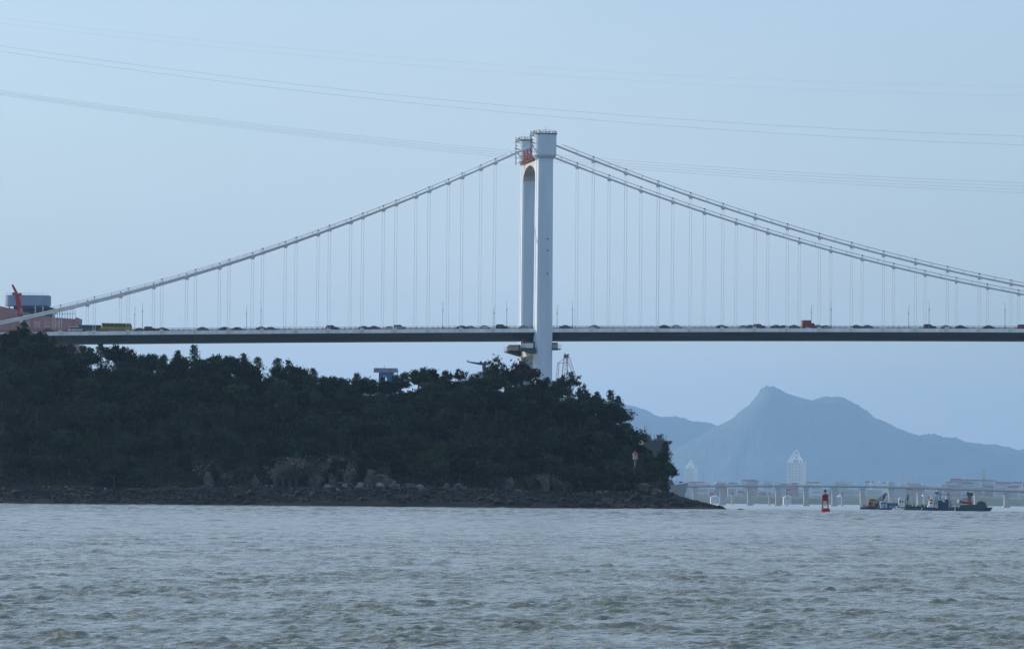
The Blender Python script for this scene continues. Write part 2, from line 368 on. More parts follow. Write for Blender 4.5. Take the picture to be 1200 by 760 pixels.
for a in segs:       # girder, fascia panels, road slab, one length per hanger bay
    a0 = max(a, X0); b0 = min(a+12, X1)
    if b0 <= a0+1: continue
    g = MB(); girder_sec(g, a0+.03, b0-.03); g.build('girder_segment', M['girder'], BR)
    za, zb = dz(a0), dz(b0); hw = BW/2-.35
    for sg_ in (-1, 1):
        f = MB(); ya, yb = sorted((sg_*hw, sg_*(hw-.35)))
        f.add([(a0+.04, ya, za+.02), (b0-.04, ya, zb+.02), (b0-.04, yb, zb+.02), (a0+.04, yb, za+.02), (a0+.04, ya, za+1.35), (b0-.04, ya, zb+1.35), (b0-.04, yb, zb+1.35), (a0+.04, yb, za+1.35)],
              [(0, 3, 2, 1), (4, 5, 6, 7), (0, 1, 5, 4), (1, 2, 6, 5), (2, 3, 7, 6), (3, 0, 4, 7)])
        f.build('fascia_panel', M['white'], BR)
r_ = MB(); xs = np.linspace(X0, X1, 60); h = BW/2-.8
for a, b in zip(xs[:-1], xs[1:]):
    r_.add([(a, -h, dz(a)+1.25), (b, -h, dz(b)+1.25), (b, h, dz(b)+1.25), (a, h, dz(a)+1.25)], [(0, 1, 2, 3)])
r_.build('road_surface', M['asphalt'], BR)
mk_ = MB()
for yy in (-12.2, -8.5, -4.8, 4.8, 8.5, 12.2):
    for x in np.arange(X0+2, X1-8, 9 if abs(yy) < 12 else 9):
        mk_.add([(x, yy-.07, dz(x)+1.262), (x+4, yy-.07, dz(x+4)+1.262), (x+4, yy+.07, dz(x+4)+1.262), (x, yy+.07, dz(x)+1.262)], [(0, 1, 2, 3)])
tag(mk_.build('lane_marking', M['white'], BR), kind='stuff')
for yy in (-BW/2+.75, -1.2, 1.2, BW/2-.75):     # railings: posts and two rails
    q = MB()
    for x in np.arange(X0, X1, 2.): q.cbox((x, yy, dz(x)+1.8), (.17, .17, 1.1))
    for hh in (1.5, 1.85, 2.3): q.tube([(x, yy, dz(x)+hh) for x in np.linspace(X0, X1, 50)], .06, 4)
    tag(q.build('railing', M['rail'], BR), kind='stuff')
# hangers
uh = MB()
for dx in (-.42, .42): uh.tube([(dx, 0, 0), (dx, 0, 1)], .062, 5)
uh_me = uh.mesh('hanger', M['hang'])
cm = MB().tube([(-1.0, 0, 0), (1.0, 0, 0)], .48, 10).cbox((0, 0, -.55), (1.15, .34, .8)).mesh('cable_clamp', M['cable'])
am = MB().cbox((0, 0, .55), (1.3, .5, .75)).cbox((0, .1, 0), (.7, .4, .5)).mesh('hanger_anchor', M['cable'])
pts_x = [-18-12*k for k in range(17)]+[18+12*k for k in range(26)]
for k in (0, 1):
    for x in pts_x:
        zc = cz(x); zb = dz(x)+1.0
        if zc-zb < 3: continue
        hgr = link('hanger', uh_me, BR, (x, y0(k), zb), scale=(1, 1, zc-zb))
        hgr.scale = (1, 1, 1); hgr.scale.z = zc-zb
        sl = math.atan((cz(x+1)-cz(x-1))/2)
        c = link('cable_clamp', cm, BR, (x, y0(k), zc)); c.rotation_euler.y = -sl
        link('hanger_anchor', am, BR, (x, y0(k)+(-.15 if k == 0 else .15), zb-.2))
    cx = np.concatenate([np.linspace(-206, 0, 90), np.linspace(1, 330, 120)])
    cab = MB().tube([(x, y0(k), cz(x)) for x in cx], .36, 10).build('main_cable', M['cable'], BR, True)
    hr = MB()
    for sy in (-.42, .42):
        hr.tube([(x, y0(k)+sy, cz(x)+1.25) for x in cx if abs(x) > 5][0:84], .045, 4)
        hr.tube([(x, y0(k)+sy, cz(x)+1.25) for x in cx if x > 5], .045, 4)
        for x in [p for p in np.arange(-204, 328, 6) if abs(p) > 6]:
            hr.tube([(x, y0(k)+sy*.6, cz(x)+.25), (x, y0(k)+sy, cz(x)+1.3)], .04, 4)
    for x in [p for p in np.arange(-198, 328, 12) if abs(p) > 8]: hr.cbox((x, y0(k), cz(x)+1.3), (.5, .5, .45))
    tag(hr.build('hand_rope', M['dsteel'], cab), kind='stuff')
# tower legs
def leg_section(w, d, n=7):
    """rounded outer face towards -y, flat sides, shallow recess line on the left face"""
    p = []
    for i in range(n+1):
        a = math.pi+math.pi*i/n
        p.append((w/2*math.cos(a)*1.0, -d/2+1.5+math.sin(a)*1.9))
    p += [(w/2, d/2-.6), (w/2-.6, d/2), (-w/2+.6, d/2), (-w/2, d/2-.6), (-w/2, .55), (-w/2+.28, .45), (-w/2+.28, -.45), (-w/2, -.55)]
    return p
for k in (0, 1):
    secs = []
    zs = [-4, 20, 40, 60, 80, 100, 115, 125.5]
    for z in zs:
        w = 5.75+(125-z)*.006; d = 6.6+(125-z)*.012
        secs.append([(x, y*(1 if k == 0 else -1), z) for x, y in leg_section(w, d)])
    m = MB(); n = len(secs[0]); vs = [v for s_ in secs for v in s_]
    fs = [(i*n+j, i*n+(j+1) % n, (i+1)*n+(j+1) % n, (i+1)*n+j) for i in range(len(zs)-1) for j in range(n)]
    if k: fs = [f[::-1] for f in fs]
    m.add(vs, fs)
    lg = m.build('tower_leg', M['tower'], BR, loc=(0, y0(k), 0))
    cap = MB().lathe([(2.6, 125.0), (3.3, 125.4), (4.15, 126.6), (4.28, 126.8), (4.28, 130.6), (4.22, 130.65), (4.22, 130.8), (4.28, 130.85), (4.28, 134.5), (4.1, 134.7)], 40, m=M['tower']).build('tower_cap', M['tower'], lg)
    rl = MB()
    for j in range(20):
        a = 2*math.pi*j/20; p = (4.2*math.cos(a), 4.2*math.sin(a))
        rl.tube([(*p, 134.6), (*p, 135.7)], .06, 4)
    for hh in (135.2, 135.7): rl.tube([(4.2*math.cos(2*math.pi*j/30), 4.2*math.sin(2*math.pi*j/30), hh) for j in range(31)], .05, 4)
    rl.lathe([(4.3, 134.3), (4.55, 134.35), (4.55, 134.7), (4.2, 134.75)], 30)
    for j in range(9): rl.cbox((4.3*math.cos(j*.7), 4.3*math.sin(j*.7), 135.1), (.3, .3, .5))
    tag(rl.build('cap_railing', M['dsteel'], lg), kind='stuff')
    MB().tube([(.3, 0, 134.6), (.3, 0, 137.6)], [.09, .04], 5).tube([(-2.2, -1, 134.6), (-2.2, -1, 136.3)], .05, 4).build('antenna', M['dsteel'], lg)
    ld = MB()
    for z in np.arange(126, 135, 2.2): ld.cbox((-4.75, 0, z), (.5, 1.3, .1))
    for yy in (-.6, .6): ld.tube([(-5.0, yy, 125.6), (-5.0, yy, 135.7)], .07, 4)
    ld.cbox((-4.8, 0, 134.0), (1.2, 2.0, .15)); ld.cbox((-4.9, 0, 131.5), (1.2, 2.0, .12))
    tag(ld.build('access_ladder', M['dsteel'], lg), kind='stuff')
    # aviation lamps and small openings
    for z in (96.5, 92.3, 84.0): MB().cbox((.8, (-3.95 if k == 0 else 3.95), z), (.35, .5, .5)).build('marker_lamp', M['redsign'], lg)
# portal beam with arch
def arch_beam(zt, zap, zsp, xw, half=BW/2-2.8):
    m = MB(); n = 18; ys = np.linspace(-half, half, n+1)
    zb = [zsp+(zap-zsp)*math.sqrt(max(0, 1-(y/(half-.01))**2)) if abs(y) < half-.02 else zsp for y in ys]
    for i in range(n):
        a, b = ys[i], ys[i+1]
        m.add([(-xw, a, zb[i]), (-xw, b, zb[i+1]), (-xw, b, zt), (-xw, a, zt), (xw, a, zb[i]), (xw, b, zb[i+1]), (xw, b, zt), (xw, a, zt)],
              [(0, 3, 2, 1), (4, 5, 6, 7), (0, 1, 5, 4), (3, 7, 6, 2)])
    return m
arch_beam(126.0, 124.2, 118.6, 2.75).build('portal_beam', M['tower2'], BR)
dg_ = bpy.context.evaluated_depsgraph_get()
def glyph(ch, size, mtl, depth=.15):
    cu_ = bpy.data.curves.new('glyph', 'FONT'); cu_.body = ch; cu_.size = size; cu_.extrude = depth; cu_.align_x = 'CENTER'; cu_.offset = 0
    o = bpy.data.objects.new('glyph', cu_); COL.objects.link(o); bpy.context.view_layer.update()
    me = bpy.data.meshes.new_from_object(o.evaluated_get(bpy.context.evaluated_depsgraph_get())); bpy.data.objects.remove(o)
    me.name = 'sign_character'; me.materials.clear(); me.materials.append(mtl); return me
for i, ch in enumerate('\u6d77\u6ca7\u5927\u6865'):
    y = 10.8-7.2*i
    c = link('sign_character', glyph(ch, 5.0, M['redsign'], .2), BR, (-3.0, y, 126.1)); c.rotation_euler = (math.pi/2, 0, -math.pi/2)
fr = MB()
for y in np.arange(-14, 14.1, 3.5): fr.tube([(-2.7, y, 125.4), (-2.7, y, 130.8)], .06, 4)
for z in (126.2, 128.6, 130.8): fr.tube([(-2.7, -14, z), (-2.7, 14, z)], .08, 4)
for y in np.arange(-14, 14.1, 5.6): fr.tube([(-2.7, y, 130.3), (0, y, 125.6)], .07, 4)
fr.cbox((-3.3, 0, 125.6), (1.2, 28.5, .12))
for y in np.arange(-14, 14.1, 1.75): fr.tube([(-3.9, y, 125.6), (-3.9, y, 126.6)], .05, 4)
tag(fr.build('sign_frame', M['redsign'], BR), kind='stuff')
# beam and inspection platform under the deck
MB().box((-3.2, -BW/2+2.6, 54.6), (3.2, BW/2-2.6, 59.2)).build('lower_crossbeam', M['tower2'], BR)
for k in (0, 1):
    yb = y0(k)
    pf = MB(); pf2 = MB()
    y_a, y_b = (yb-4.6, yb+5.5) if k == 0 else (yb-5.5, yb+3.0)
    pf.box((-8.3, y_a+1.0, 56.6), (-3.05, y_b, 57.0)); pf2.box((3.05, y_a+1.0, 56.6), (6.0, y_b, 57.0))
    pf.box((-7.2, y_a+3, 57.0), (-3.1, y_b-1, 59.2)); pf2.box((3.1, y_a+3, 57.0), (5.2, y_b-1, 59.2))
    pf.add([(-8.3, y_a+1, 56.6), (-3.1, y_a+1, 56.6), (-3.1, y_a+1, 55.1), (-8.3, y_b, 56.6), (-3.1, y_b, 56.6), (-3.1, y_b, 55.1)], [(0, 1, 2), (5, 4, 3), (0, 2, 5, 3)])
    pf.build('inspection_platform', M['girder'], BR); pf2.build('inspection_platform', M['girder'], BR)
    pr = MB()
    for xa, xb in ((-8.3, -3.2), (3.2, 6)):
        for yy in (y_a+1.05, y_b):
            for x in np.linspace(xa, xb, 6): pr.tube([(x, yy, 57), (x, yy, 58.4)], .07, 4)
            for z in (57.7, 58.4): pr.tube([(xa, yy, z), (xb, yy, z)], .07, 4)
    pr.cbox((-6.4, y_a+2.6, 58.0), (3.2, .2, 1.5)); pr.box((-6.8, y_a+.9, 57.1), (-4.2, y_a+1, 58.8), M['cable'])
    tag(pr.build('platform_railing', M['cable'], BR), kind='stuff')

# street lamps on the deck
def lamp_proto():
    e = empty('street_lamp', (0, 0, 0))
    MB().tube([(0, 0, 0), (0, 0, 8.2), (0, .25, 9.2), (0, 1.3, 9.9)], [.09, .07, .05, .04], 6).build('pole', M['dsteel'], e)
    MB().cbox((0, 1.7, 9.93), (.34, .95, .2)).build('lamp_head', M['lampglass'], e)
    MB().cbox((0, 0, 7.2), (.34, .3, .35)).cbox((0, 0, 1.0), (.4, .4, .8)).build('control_box', M['dsteel'], e)
    note(e); return e
LP = lamp_proto(); first = True
def wx(px, yoff): # bridge X of a pixel column, on the line BD+yoff
    D = _f*F+cr*(px-600); t = (BD+yoff)/D.y
    return D.x*t-BX
LAMPS = [(158, 33, 'far-side street lamp behind the tail of the yellow bus'), (167, 1, 'near-side street lamp just right of the yellow bus'), (306, 1, 'near-side street lamp above three cars on the left part of the bridge'),
         (289, 33, 'short-looking far-side street lamp in the left third of the bridge deck'), (519, 1, 'street lamp midway between the grey pickup and the tower'), (579, 33, 'street lamp left of the tower above a silver saloon'),
         (594, 1, 'tall street lamp nearest the left side of the tower'), (653, 33, 'street lamp nearest the right side of the tower'), (671, 1, 'second street lamp right of the tower'),
         (951, 33, 'street lamp standing over the red box lorry'), (974, 1, 'street lamp beside the pair of cars right of the red lorry'), (1065, 33, 'thin street lamp between the red lorry and the dark estate car'),
         (1089, 1, 'street lamp directly above the dark estate car'), (1178, 1, 'rightmost street lamp on the bridge')]
for px, yo, lb in LAMPS:
    o = LP if first else copy_tree(LP); first = False
    x = wx(px, yo); o.location = (BX+x, BD+yo+.4, dz(x)+1.0); o.rotation_euler.z = 0 if yo < 10 else math.pi
    tag(o, lb, 'street lamp', 'street lamps along the bridge')

# vehicles
def wheel_me(r):
    m = MB(); n = 14
    vs = [(r*math.cos(2*math.pi*j/n), y, r*math.sin(2*math.pi*j/n)) for y in (-.11, .11) for j in range(n)]
    m.add(vs, [tuple(range(n)), tuple(range(n, 2*n))[::-1]]+[(j, n+j, n+(j+1) % n, (j+1) % n) for j in range(n)]); return m.mesh('wheel', M['tyre'])
WH = wheel_me(.34); WB = wheel_me(.5)
def loft(secs, m):
    """secs: list of (x, halfwidth bottom, zb, halfwidth top, zt)"""
    vs = []
    for x, wb, zb, wt, zt in secs: vs += [(x, -wb, zb), (x, -wb*1.0, zb+(zt-zb)*.6), (x, -wt, zt), (x, wt, zt), (x, wb, zb+(zt-zb)*.6), (x, wb, zb)]
    fs = [tuple(range(6))]+[tuple(range(len(vs)-6, len(vs)))[::-1]]
    for i in range(len(secs)-1):
        for j in range(6): fs.append((i*6+j, (i+1)*6+j, (i+1)*6+(j+1) % 6, i*6+(j+1) % 6))
    return m.add(vs, fs)
def car_parts(kind):
    b = MB(); g = MB(); rf = MB()
    if kind == 'saloon':
        loft([(-2.3, .78, .35, .70, .80), (-2.2, .86, .25, .78, .98), (-1.4, .9, .22, .82, 1.02), (1.0, .9, .22, .82, .98), (1.9, .88, .22, .78, .82), (2.3, .78, .3, .68, .66)], b)
        loft([(-1.75, .78, .98, .70, 1.0), (-1.0, .78, .98, .62, 1.38), (.35, .78, .98, .62, 1.40), (1.2, .78, .96, .7, .99)], g)
        loft([(-1.02, .60, 1.37, .55, 1.43), (-.3, .63, 1.40, .56, 1.47), (.38, .60, 1.39, .55, 1.44)], rf); wx_ = 1.38
    elif kind == 'suv':
        loft([(-2.35, .82, .4, .8, .9), (-2.3, .9, .3, .86, 1.12), (1.1, .93, .28, .86, 1.14), (2.1, .9, .3, .8, 1.0), (2.35, .82, .4, .72, .8)], b)
        loft([(-2.25, .84, 1.1, .74, 1.13), (-1.95, .84, 1.1, .68, 1.68), (.4, .84, 1.1, .68, 1.70), (1.25, .84, 1.1, .74, 1.13)], g)
        loft([(-2.0, .68, 1.66, .62, 1.76), (-.5, .7, 1.69, .62, 1.80), (.42, .67, 1.68, .6, 1.75)], rf); wx_ = 1.42
    else: # van
        loft([(-2.5, .9, .35, .88, 1.1), (-2.45, .95, .3, .9, 1.2), (1.6, .95, .3, .9, 1.2), (2.3, .92, .32, .8, 1.0), (2.5, .84, .4, .7, .75)], b)
        loft([(-2.42, .9, 1.18, .84, 1.22), (-2.3, .9, 1.18, .80, 1.75), (1.0, .9, 1.18, .8, 1.78), (2.0, .9, 1.16, .82, 1.2)], g)
        loft([(-2.35, .8, 1.74, .76, 1.94), (-.5, .82, 1.76, .76, 1.97), (1.05, .8, 1.76, .74, 1.9)], rf); wx_ = 1.55
    return b, g, rf, wx_
CP = {}
def car(kind, colour, px, yo, label, cat='car', group='cars crossing the bridge'):
    key = (kind, colour)
    if key not in CP:
        b, g, rf, wx_ = car_parts(kind)
        e = empty('parked', (0, 0, 0)); e.name = 'saloon_car' if kind == 'saloon' else ('suv_car' if kind == 'suv' else 'minivan')
        b.build('body', CARC[colour], e, True); g.build('window_band', M['glass'], e); rf.build('roof', CARC[colour], e)
        for sx in (-1, 1):
            for sy in (-1, 1): link('wheel', WH, e, (sx*wx_, sy*.82, .34))
        MB().cbox((2.28, 0, .62), (.12, 1.2, .14)).build('headlight', M['lampglass'], e)
        MB().cbox((-2.3, 0, .8), (.12, 1.3, .14)).build('tail_light', M['redp'], e)
        note(e); CP[key] = e; o = e
    else: o = copy_tree(CP[key])
    x = wx(px, yo); o.location = (BX+x, BD+yo, dz(x)+1.26); sl = math.atan(.0172-3.9e-5*x)
    o.rotation_euler = (0, -sl, 0) if yo < BW/2 else (0, sl, math.pi)
    tag(o, label, cat, group); return o
NEAR, MID, FARL = 4.0, 8.0, 27.0
CARS = [('saloon', 'red', 57, NEAR, 'dark maroon saloon leftmost on the bridge below the red wall'), ('van', 'white', 89, NEAR, 'white minivan in front of the red wall corner, just left of the green lorry'),
 ('suv', 'black', 176, NEAR, 'black SUV just right of the yellow bus'), ('saloon', 'black', 191, NEAR, 'low black saloon following the black SUV near the yellow bus'),
 ('saloon', 'grey', 164, MID, 'low grey car right against the front of the yellow bus'),
 ('saloon', 'grey', 238, NEAR, 'lone dark grey saloon between the bus group and the cluster of four cars'), ('saloon', 'black', 264, NEAR, 'black saloon first of the cluster of four on the left half of the bridge'), ('saloon', 'black', 279, MID, 'black saloon second of the cluster of four on the left half of the bridge'),
 ('saloon', 'grey', 307, NEAR, 'dark grey saloon below the near street lamp on the left half of the bridge'), ('saloon', 'grey', 318, MID, 'grey saloon rearmost of the left-half cluster on the bridge'),
 ('suv', 'black', 389, NEAR, 'large black SUV alone in the gap on the left half of the bridge'),
 ('saloon', 'black', 427, NEAR, 'black saloon with a maroon car right behind it'), ('saloon', 'red', 439, NEAR, 'maroon saloon between a black saloon and a white saloon'), ('saloon', 'white', 457, MID, 'white saloon directly left of the silver SUV'),
 ('suv', 'silver', 468, NEAR, 'silver SUV near the middle of the left span'), ('saloon', 'black', 542, NEAR, 'small black saloon left of two pale cars near the tower'), ('saloon', 'silver', 552, MID, 'silver saloon touching the small black saloon left of the tower'),
 ('saloon', 'white', 568, NEAR, 'white saloon left of the black SUV by the tower'), ('suv', 'black', 588, NEAR, 'black SUV just left of the tower'), ('saloon', 'silver', 614, MID, 'silver saloon in front of the far tower leg'),
 ('saloon', 'grey', 663, NEAR, 'grey saloon just right of the tower'), ('saloon', 'silver', 697, NEAR, 'silver saloon alone between the tower and the black saloon'),
 ('saloon', 'black', 779, NEAR, 'black saloon leading a white saloon right of the tower'), ('saloon', 'white', 793, NEAR, 'white saloon right behind the black saloon right of the tower'),
 ('saloon', 'black', 846, NEAR, 'small black saloon alone midway between the tower and the red lorry'), ('saloon', 'silver', 872, MID, 'silver saloon first of the three-car group left of the red lorry'), ('saloon', 'grey', 880, NEAR, 'grey saloon in the middle of the three-car group left of the red lorry'),
 ('suv', 'black', 889.5, NEAR, 'black SUV last of the three-car group left of the red lorry'), ('saloon', 'blue', 910, NEAR, 'dark blue saloon leftmost of the three cars directly before the red lorry'), ('saloon', 'black', 919, MID, 'black saloon second of the three cars directly before the red lorry'),
 ('saloon', 'grey', 931, NEAR, 'grey saloon nearest the left side of the red lorry'), ('saloon', 'grey', 959, NEAR, 'grey saloon nearest the right side of the red lorry'), ('saloon', 'silver', 968, MID, 'silver saloon two places right of the red lorry'),
 ('saloon', 'black', 1004, NEAR, 'black saloon leading a grey saloon at the right third of the bridge'), ('saloon', 'grey', 1017, NEAR, 'grey saloon behind the black saloon at the right third of the bridge'),
 ('suv', 'black', 1089, NEAR, 'dark estate car below a thin street lamp on the right of the bridge'), ('saloon', 'silver', 1109, NEAR, 'silver saloon between the dark estate car and a black saloon'), ('saloon', 'black', 1126, NEAR, 'black saloon right of a silver saloon near the right end of the bridge'),
 ('saloon', 'black', 1159, NEAR, 'low black saloon second from the right end of the bridge'), ('suv', 'red', 1199, NEAR, 'maroon SUV half cut off by the right edge of the photo')]
for c in CARS: car(*c)
def on_deck(name, px, yo, label, cat, group=None):
    x = wx(px, yo); e = empty(name, (BX+x, BD+yo, dz(x)+1.26), label, cat, group); return e
def wheels(e, xs, w=1.05):
    for x in xs:
        for s_ in (-1, 1): link('wheel', WB, e, (x, s_*w, .5))
b = on_deck('bus', 136.5, NEAR, 'long yellow bus with a green window line on the bridge', 'bus')
MB().prism([(-5.5, .45), (5.3, .45), (5.5, .8), (5.45, 1.75), (-5.5, 1.75)], 1, -1.25, 1.25).build('body', M['yellow'], b)
for i in range(7):
    x = -5.1+i*1.42
    MB().box((x, -1.2, 1.77), (x+1.3, 1.2, 2.72)).build('window', M['glass'], b)
MB().prism([(-5.5, 2.74), (5.1, 2.74), (4.9, 3.05), (-5.4, 3.05)], 1, -1.22, 1.22).build('roof', M['yellow'], b)
MB().prism([(4.9, 1.77), (5.44, 1.77), (5.2, 2.72), (4.9, 2.72)], 1, -1.15, 1.15).build('windscreen', M['glass'], b)
pl_ = MB()
for i in range(8): pl_.box((-5.24+i*1.42, -1.24, 1.755), (-5.12+i*1.42, 1.24, 2.735))
pl_.build('window_pillar', M['yellow'], b)
wheels(b, (-3.3, 3.2))
b = on_deck('lorry', 108, MID, 'long dark green covered lorry between the white minivan and the yellow bus', 'lorry')
MB().prism([(-5, .9), (3.2, .9), (3.2, 2.5), (3.0, 2.62), (-4.8, 2.62), (-5, 2.5)], 1, -1.2, 1.2).build('cargo_cover', M['dgreen'], b)
MB().prism([(3.4, .6), (5.2, .6), (5.25, 1.5), (4.9, 2.4), (3.4, 2.5)], 1, -1.15, 1.15).build('cab', M['dgreen'], b)
MB().prism([(4.1, 1.5), (5.2, 1.5), (4.9, 2.25), (4.1, 2.25)], 1, -1.18, 1.18).build('window', M['glass'], b)
MB().box((-5, -1, .6), (3.3, 1, .88)).build('chassis', M['dsteel'], b); wheels(b, (-3.8, -2.7, 4.0))
b = on_deck('box_lorry', 947, NEAR, 'square red box lorry on the right half of the bridge', 'lorry')
MB().box((-2.4, -1.15, .95), (.9, 1.15, 3.1)).build('cargo_box', mat('lorry_red', (.22, .05, .055), .6, .15, 1), b)
MB().prism([(1.0, .5), (2.4, .5), (2.4, 1.2), (2.0, 2.1), (1.0, 2.15)], 1, -1.0, 1.0).build('cab', M['redp'], b)
MB().prism([(1.5, 1.25), (2.42, 1.25), (2.05, 2.0), (1.5, 2.0)], 1, -1.03, 1.03).build('window', M['glass'], b)
MB().box((-2.4, -.9, .6), (1.2, .9, .93)).build('chassis', M['dsteel'], b); wheels(b, (-1.6, 1.6), .95)

# ================================================================== POWER LINES
def wire(pts, d0, d1, r, label, group, f=M['dsteel']):
    a = np.array(pts, float); c = np.polyfit((a[:, 0]-600)/600, a[:, 1], 2)
    P = []
    for px in np.linspace(-260, 1460, 80):
        P.append(at(px, float(np.polyval(c, (px-600)/600)), d0+(d1-d0)*(px+260)/1720))
    tag(MB().tube(P, r, 5).build('power_line', M['wire']), label, 'cable', group)
M['wire'] = mat('wire_aluminium', (.16, .17, .18), .5, .1, 1)
A1 = [(0, 53.3), (187, 80), (287, 92.7), (400, 104.5), (600, 124), (800, 140.3), (1013, 151.7), (1200, 160)]
A2 = [(0, 60.7), (133, 78), (400, 112.5), (600, 131.7), (800, 149.5), (1013, 161.7), (1200, 170)]
wire(A1, 900, 980, .014, 'upper wire of the pair that passes just above the tower', 'power lines across the sky')
wire(A2, 900, 980, .014, 'lower wire of the pair that passes just above the tower', 'power lines across the sky')
B1 = [(0, 106.3), (200, 132.5), (400, 157), (590, 176.5), (800, 193.3), (1000, 205), (1200, 214.5)]
for i, (o1, o2, nm) in enumerate([(0, 0, 'topmost'), (2, 4, 'second highest'), (3.4, 8, 'second lowest'), (5, 11.5, 'lowest')]):
    wire([(x, y+o1+(o2-o1)*x/1200) for x, y in B1], 900, 980, .014, nm+' wire of the bundle of four crossing behind the cables at tower top height', 'power lines across the sky')
wire([(0, 20), (200, 45), (400, 62), (800, 87), (1000, 97.5), (1200, 102)], 1100, 1200, .008, 'upper of the two very faint wires nearest the top of the photo', 'power lines across the sky')
wire([(0, 27), (400, 70), (800, 97), (1000, 107), (1200, 112.5)], 1100, 1200, .008, 'lower of the two very faint wires nearest the top of the photo', 'power lines across the sky')

# ================================================================== VIADUCT across the bay
def vd(px): return 4000-60*(px-790)/430
VD = empty('viaduct', at(1000, 590, vd(1000)), 'long low grey viaduct on many piers crossing the bay below the mountains', 'bridge')
def vpt(px, py): return at(px, py, vd(px))-VD.location
dk = [(700, 569.8), (790, 569.6), (870, 569.3), (940, 569.4), (1000, 569.9), (1060, 571), (1110, 572.6), (1160, 574.3), (1210, 576), (1300, 579.5), (1400, 583)]
for (xa, xb) in zip(np.arange(700, 1390, 33.3), np.arange(733.3, 1400, 33.3)):
    a = vpt(xa+.05, np.interp(xa, [p[0] for p in dk], [p[1] for p in dk])); c = vpt(xb-.05, np.interp(xb, [p[0] for p in dk], [p[1] for p in dk]))
    m = MB(); w = Vector((FW.x, FW.y, 0))*9
    up = Vector((0, 0, 1)); H = 1.4
    H = 1.0
    m.add([a, c, c+w, a+w, a+up*H, c+up*H, c+w+up*H, a+w+up*H], [(0, 3, 2, 1), (4, 5, 6, 7), (0, 1, 5, 4), (1, 2, 6, 5), (2, 3, 7, 6), (3, 0, 4, 7)])
    a2 = a+w*.2-up*.7; c2 = c+w*.2-up*.7
    m.add([a2, c2, c2+w*.6, a2+w*.6, a2+up*.7, c2+up*.7, c2+w*.6+up*.7, a2+w*.6+up*.7], [(0, 3, 2, 1), (0, 1, 5, 4), (1, 2, 6, 5), (2, 3, 7, 6), (3, 0, 4, 7)])
    m.build('deck_span', M['pier'], VD)
for px in [715, 748, 781, 814.8, 846.5, 879, 912, 945, 978, 1011.2, 1044.7, 1078, 1111.5, 1145, 1180, 1215, 1252, 1290]:
    d = vd(px); top = vpt(px, np.interp(px, [p[0] for p in dk], [p[1] for p in dk])+1.5)
    w = 2.7*ms(d); zb = -VD.location.z-3; H = top.z
    pm = MB(); pm.prism([(-w, zb), (w, zb), (w, H-1.2), (w*1.5, H-.2), (w*1.5, H), (-w*1.5, H), (-w*1.5, H-.2), (-w, H-1.2)], 1, 1.5, 6.5)
    pm.box((-w*1.5, .6, zb), (w*1.5, 7.4, zb+4.2))
    o = pm.build('pier', M['pier'], VD); o.location = (top.x, top.y, 0); o.rotation_euler.z = RZ
prl = MB()
for px in np.arange(705, 1385, 2.2):
    p = vpt(px, np.interp(px, [q[0] for q in dk], [q[1] for q in dk])); prl.box((p.x-.1, p.y-.1, p.z+1.3), (p.x+.1, p.y+.1, p.z+2.2))
tag(prl.build('parapet_post', M['pier'], VD), kind='stuff')
# mooring dolphins in front of the viaduct
for px, lb in [(858.5, 'short dark marker pile left of the middle viaduct piers'), (901.5, 'short dark marker pile below the large pale building'), (922, 'short dark marker pile left of the red buoy'), (987, 'short dark marker pile right of the red buoy')]:
    d = vd(px)-60; p = at(px, 590, d); e = empty('marker_pile', (p.x, p.y, 0), lb, 'marker pile', 'marker piles before the viaduct')
    k = ms(d); MB().lathe([(1.0*k, -2), (1.0*k, 10*k), (1.6*k, 10.2*k), (1.6*k, 12*k)], 10).build('pile', M['pier'], e)
    MB().lathe([(.5*k, 12*k), (.5*k, 14.5*k), (.9*k, 14.6*k), (.2*k, 16*k)], 8).build('beacon', M['dsteel'], e)

# ================================================================== CITY on the far shore
CD = 16000.
def far_box(name, px0, px1, ytop, d, wall, label, cat, group=None, floors=5, roof=None, cols=0):
    k = ms(d); c = at((px0+px1)/2, 588, d); zt = at((px0+px1)/2, ytop, d).z; w = (px1-px0)*k/2; dp = w*.8+10
    e = empty(name, (c.x, c.y, 0), label, cat, group, rz=RZ+random.uniform(-.3, -.02))
    MB().box((-w, 0, -2), (w, dp*2, zt)).box((-w*1.02, -.6, zt), (w*1.02, dp*2+.6, zt+.6*k)).build('wall', wall, e)
    fl = max(1, floors); wb = MB(); hh = (zt-12)/fl if zt > 20 else zt/fl
    for i in range(fl):
        z = zt-(i+.75)*hh
        if cols:
            for j in range(cols):
                x = -w*.88+j*(1.76*w)/cols; wb.box((x, -1.2, z), (x+1.1*w/cols, -.1, z+hh*.5))
        else: wb.box((-w*.9, -1.0, z), (w*.9, -.1, z+hh*.45))
    tag(wb.build('window', M['bwin'], e), kind='stuff')
    if roof: 
        MB().prism([(-w*1.05, zt+.6*k), (w*1.05, zt+.6*k), (w*.7, zt+2.2*k), (-w*.7, zt+2.2*k)], 1, -1.5, dp*2).build('roof', roof, e)
    return e, zt, w, dp, k
M['pale_tower'] = mat('pale_tower_wall', (.82, .80, .77), .7, .06, .02); M['pale_glass'] = mat('pale_tower_glass', (.60, .62, .64), .4, .08, .05)
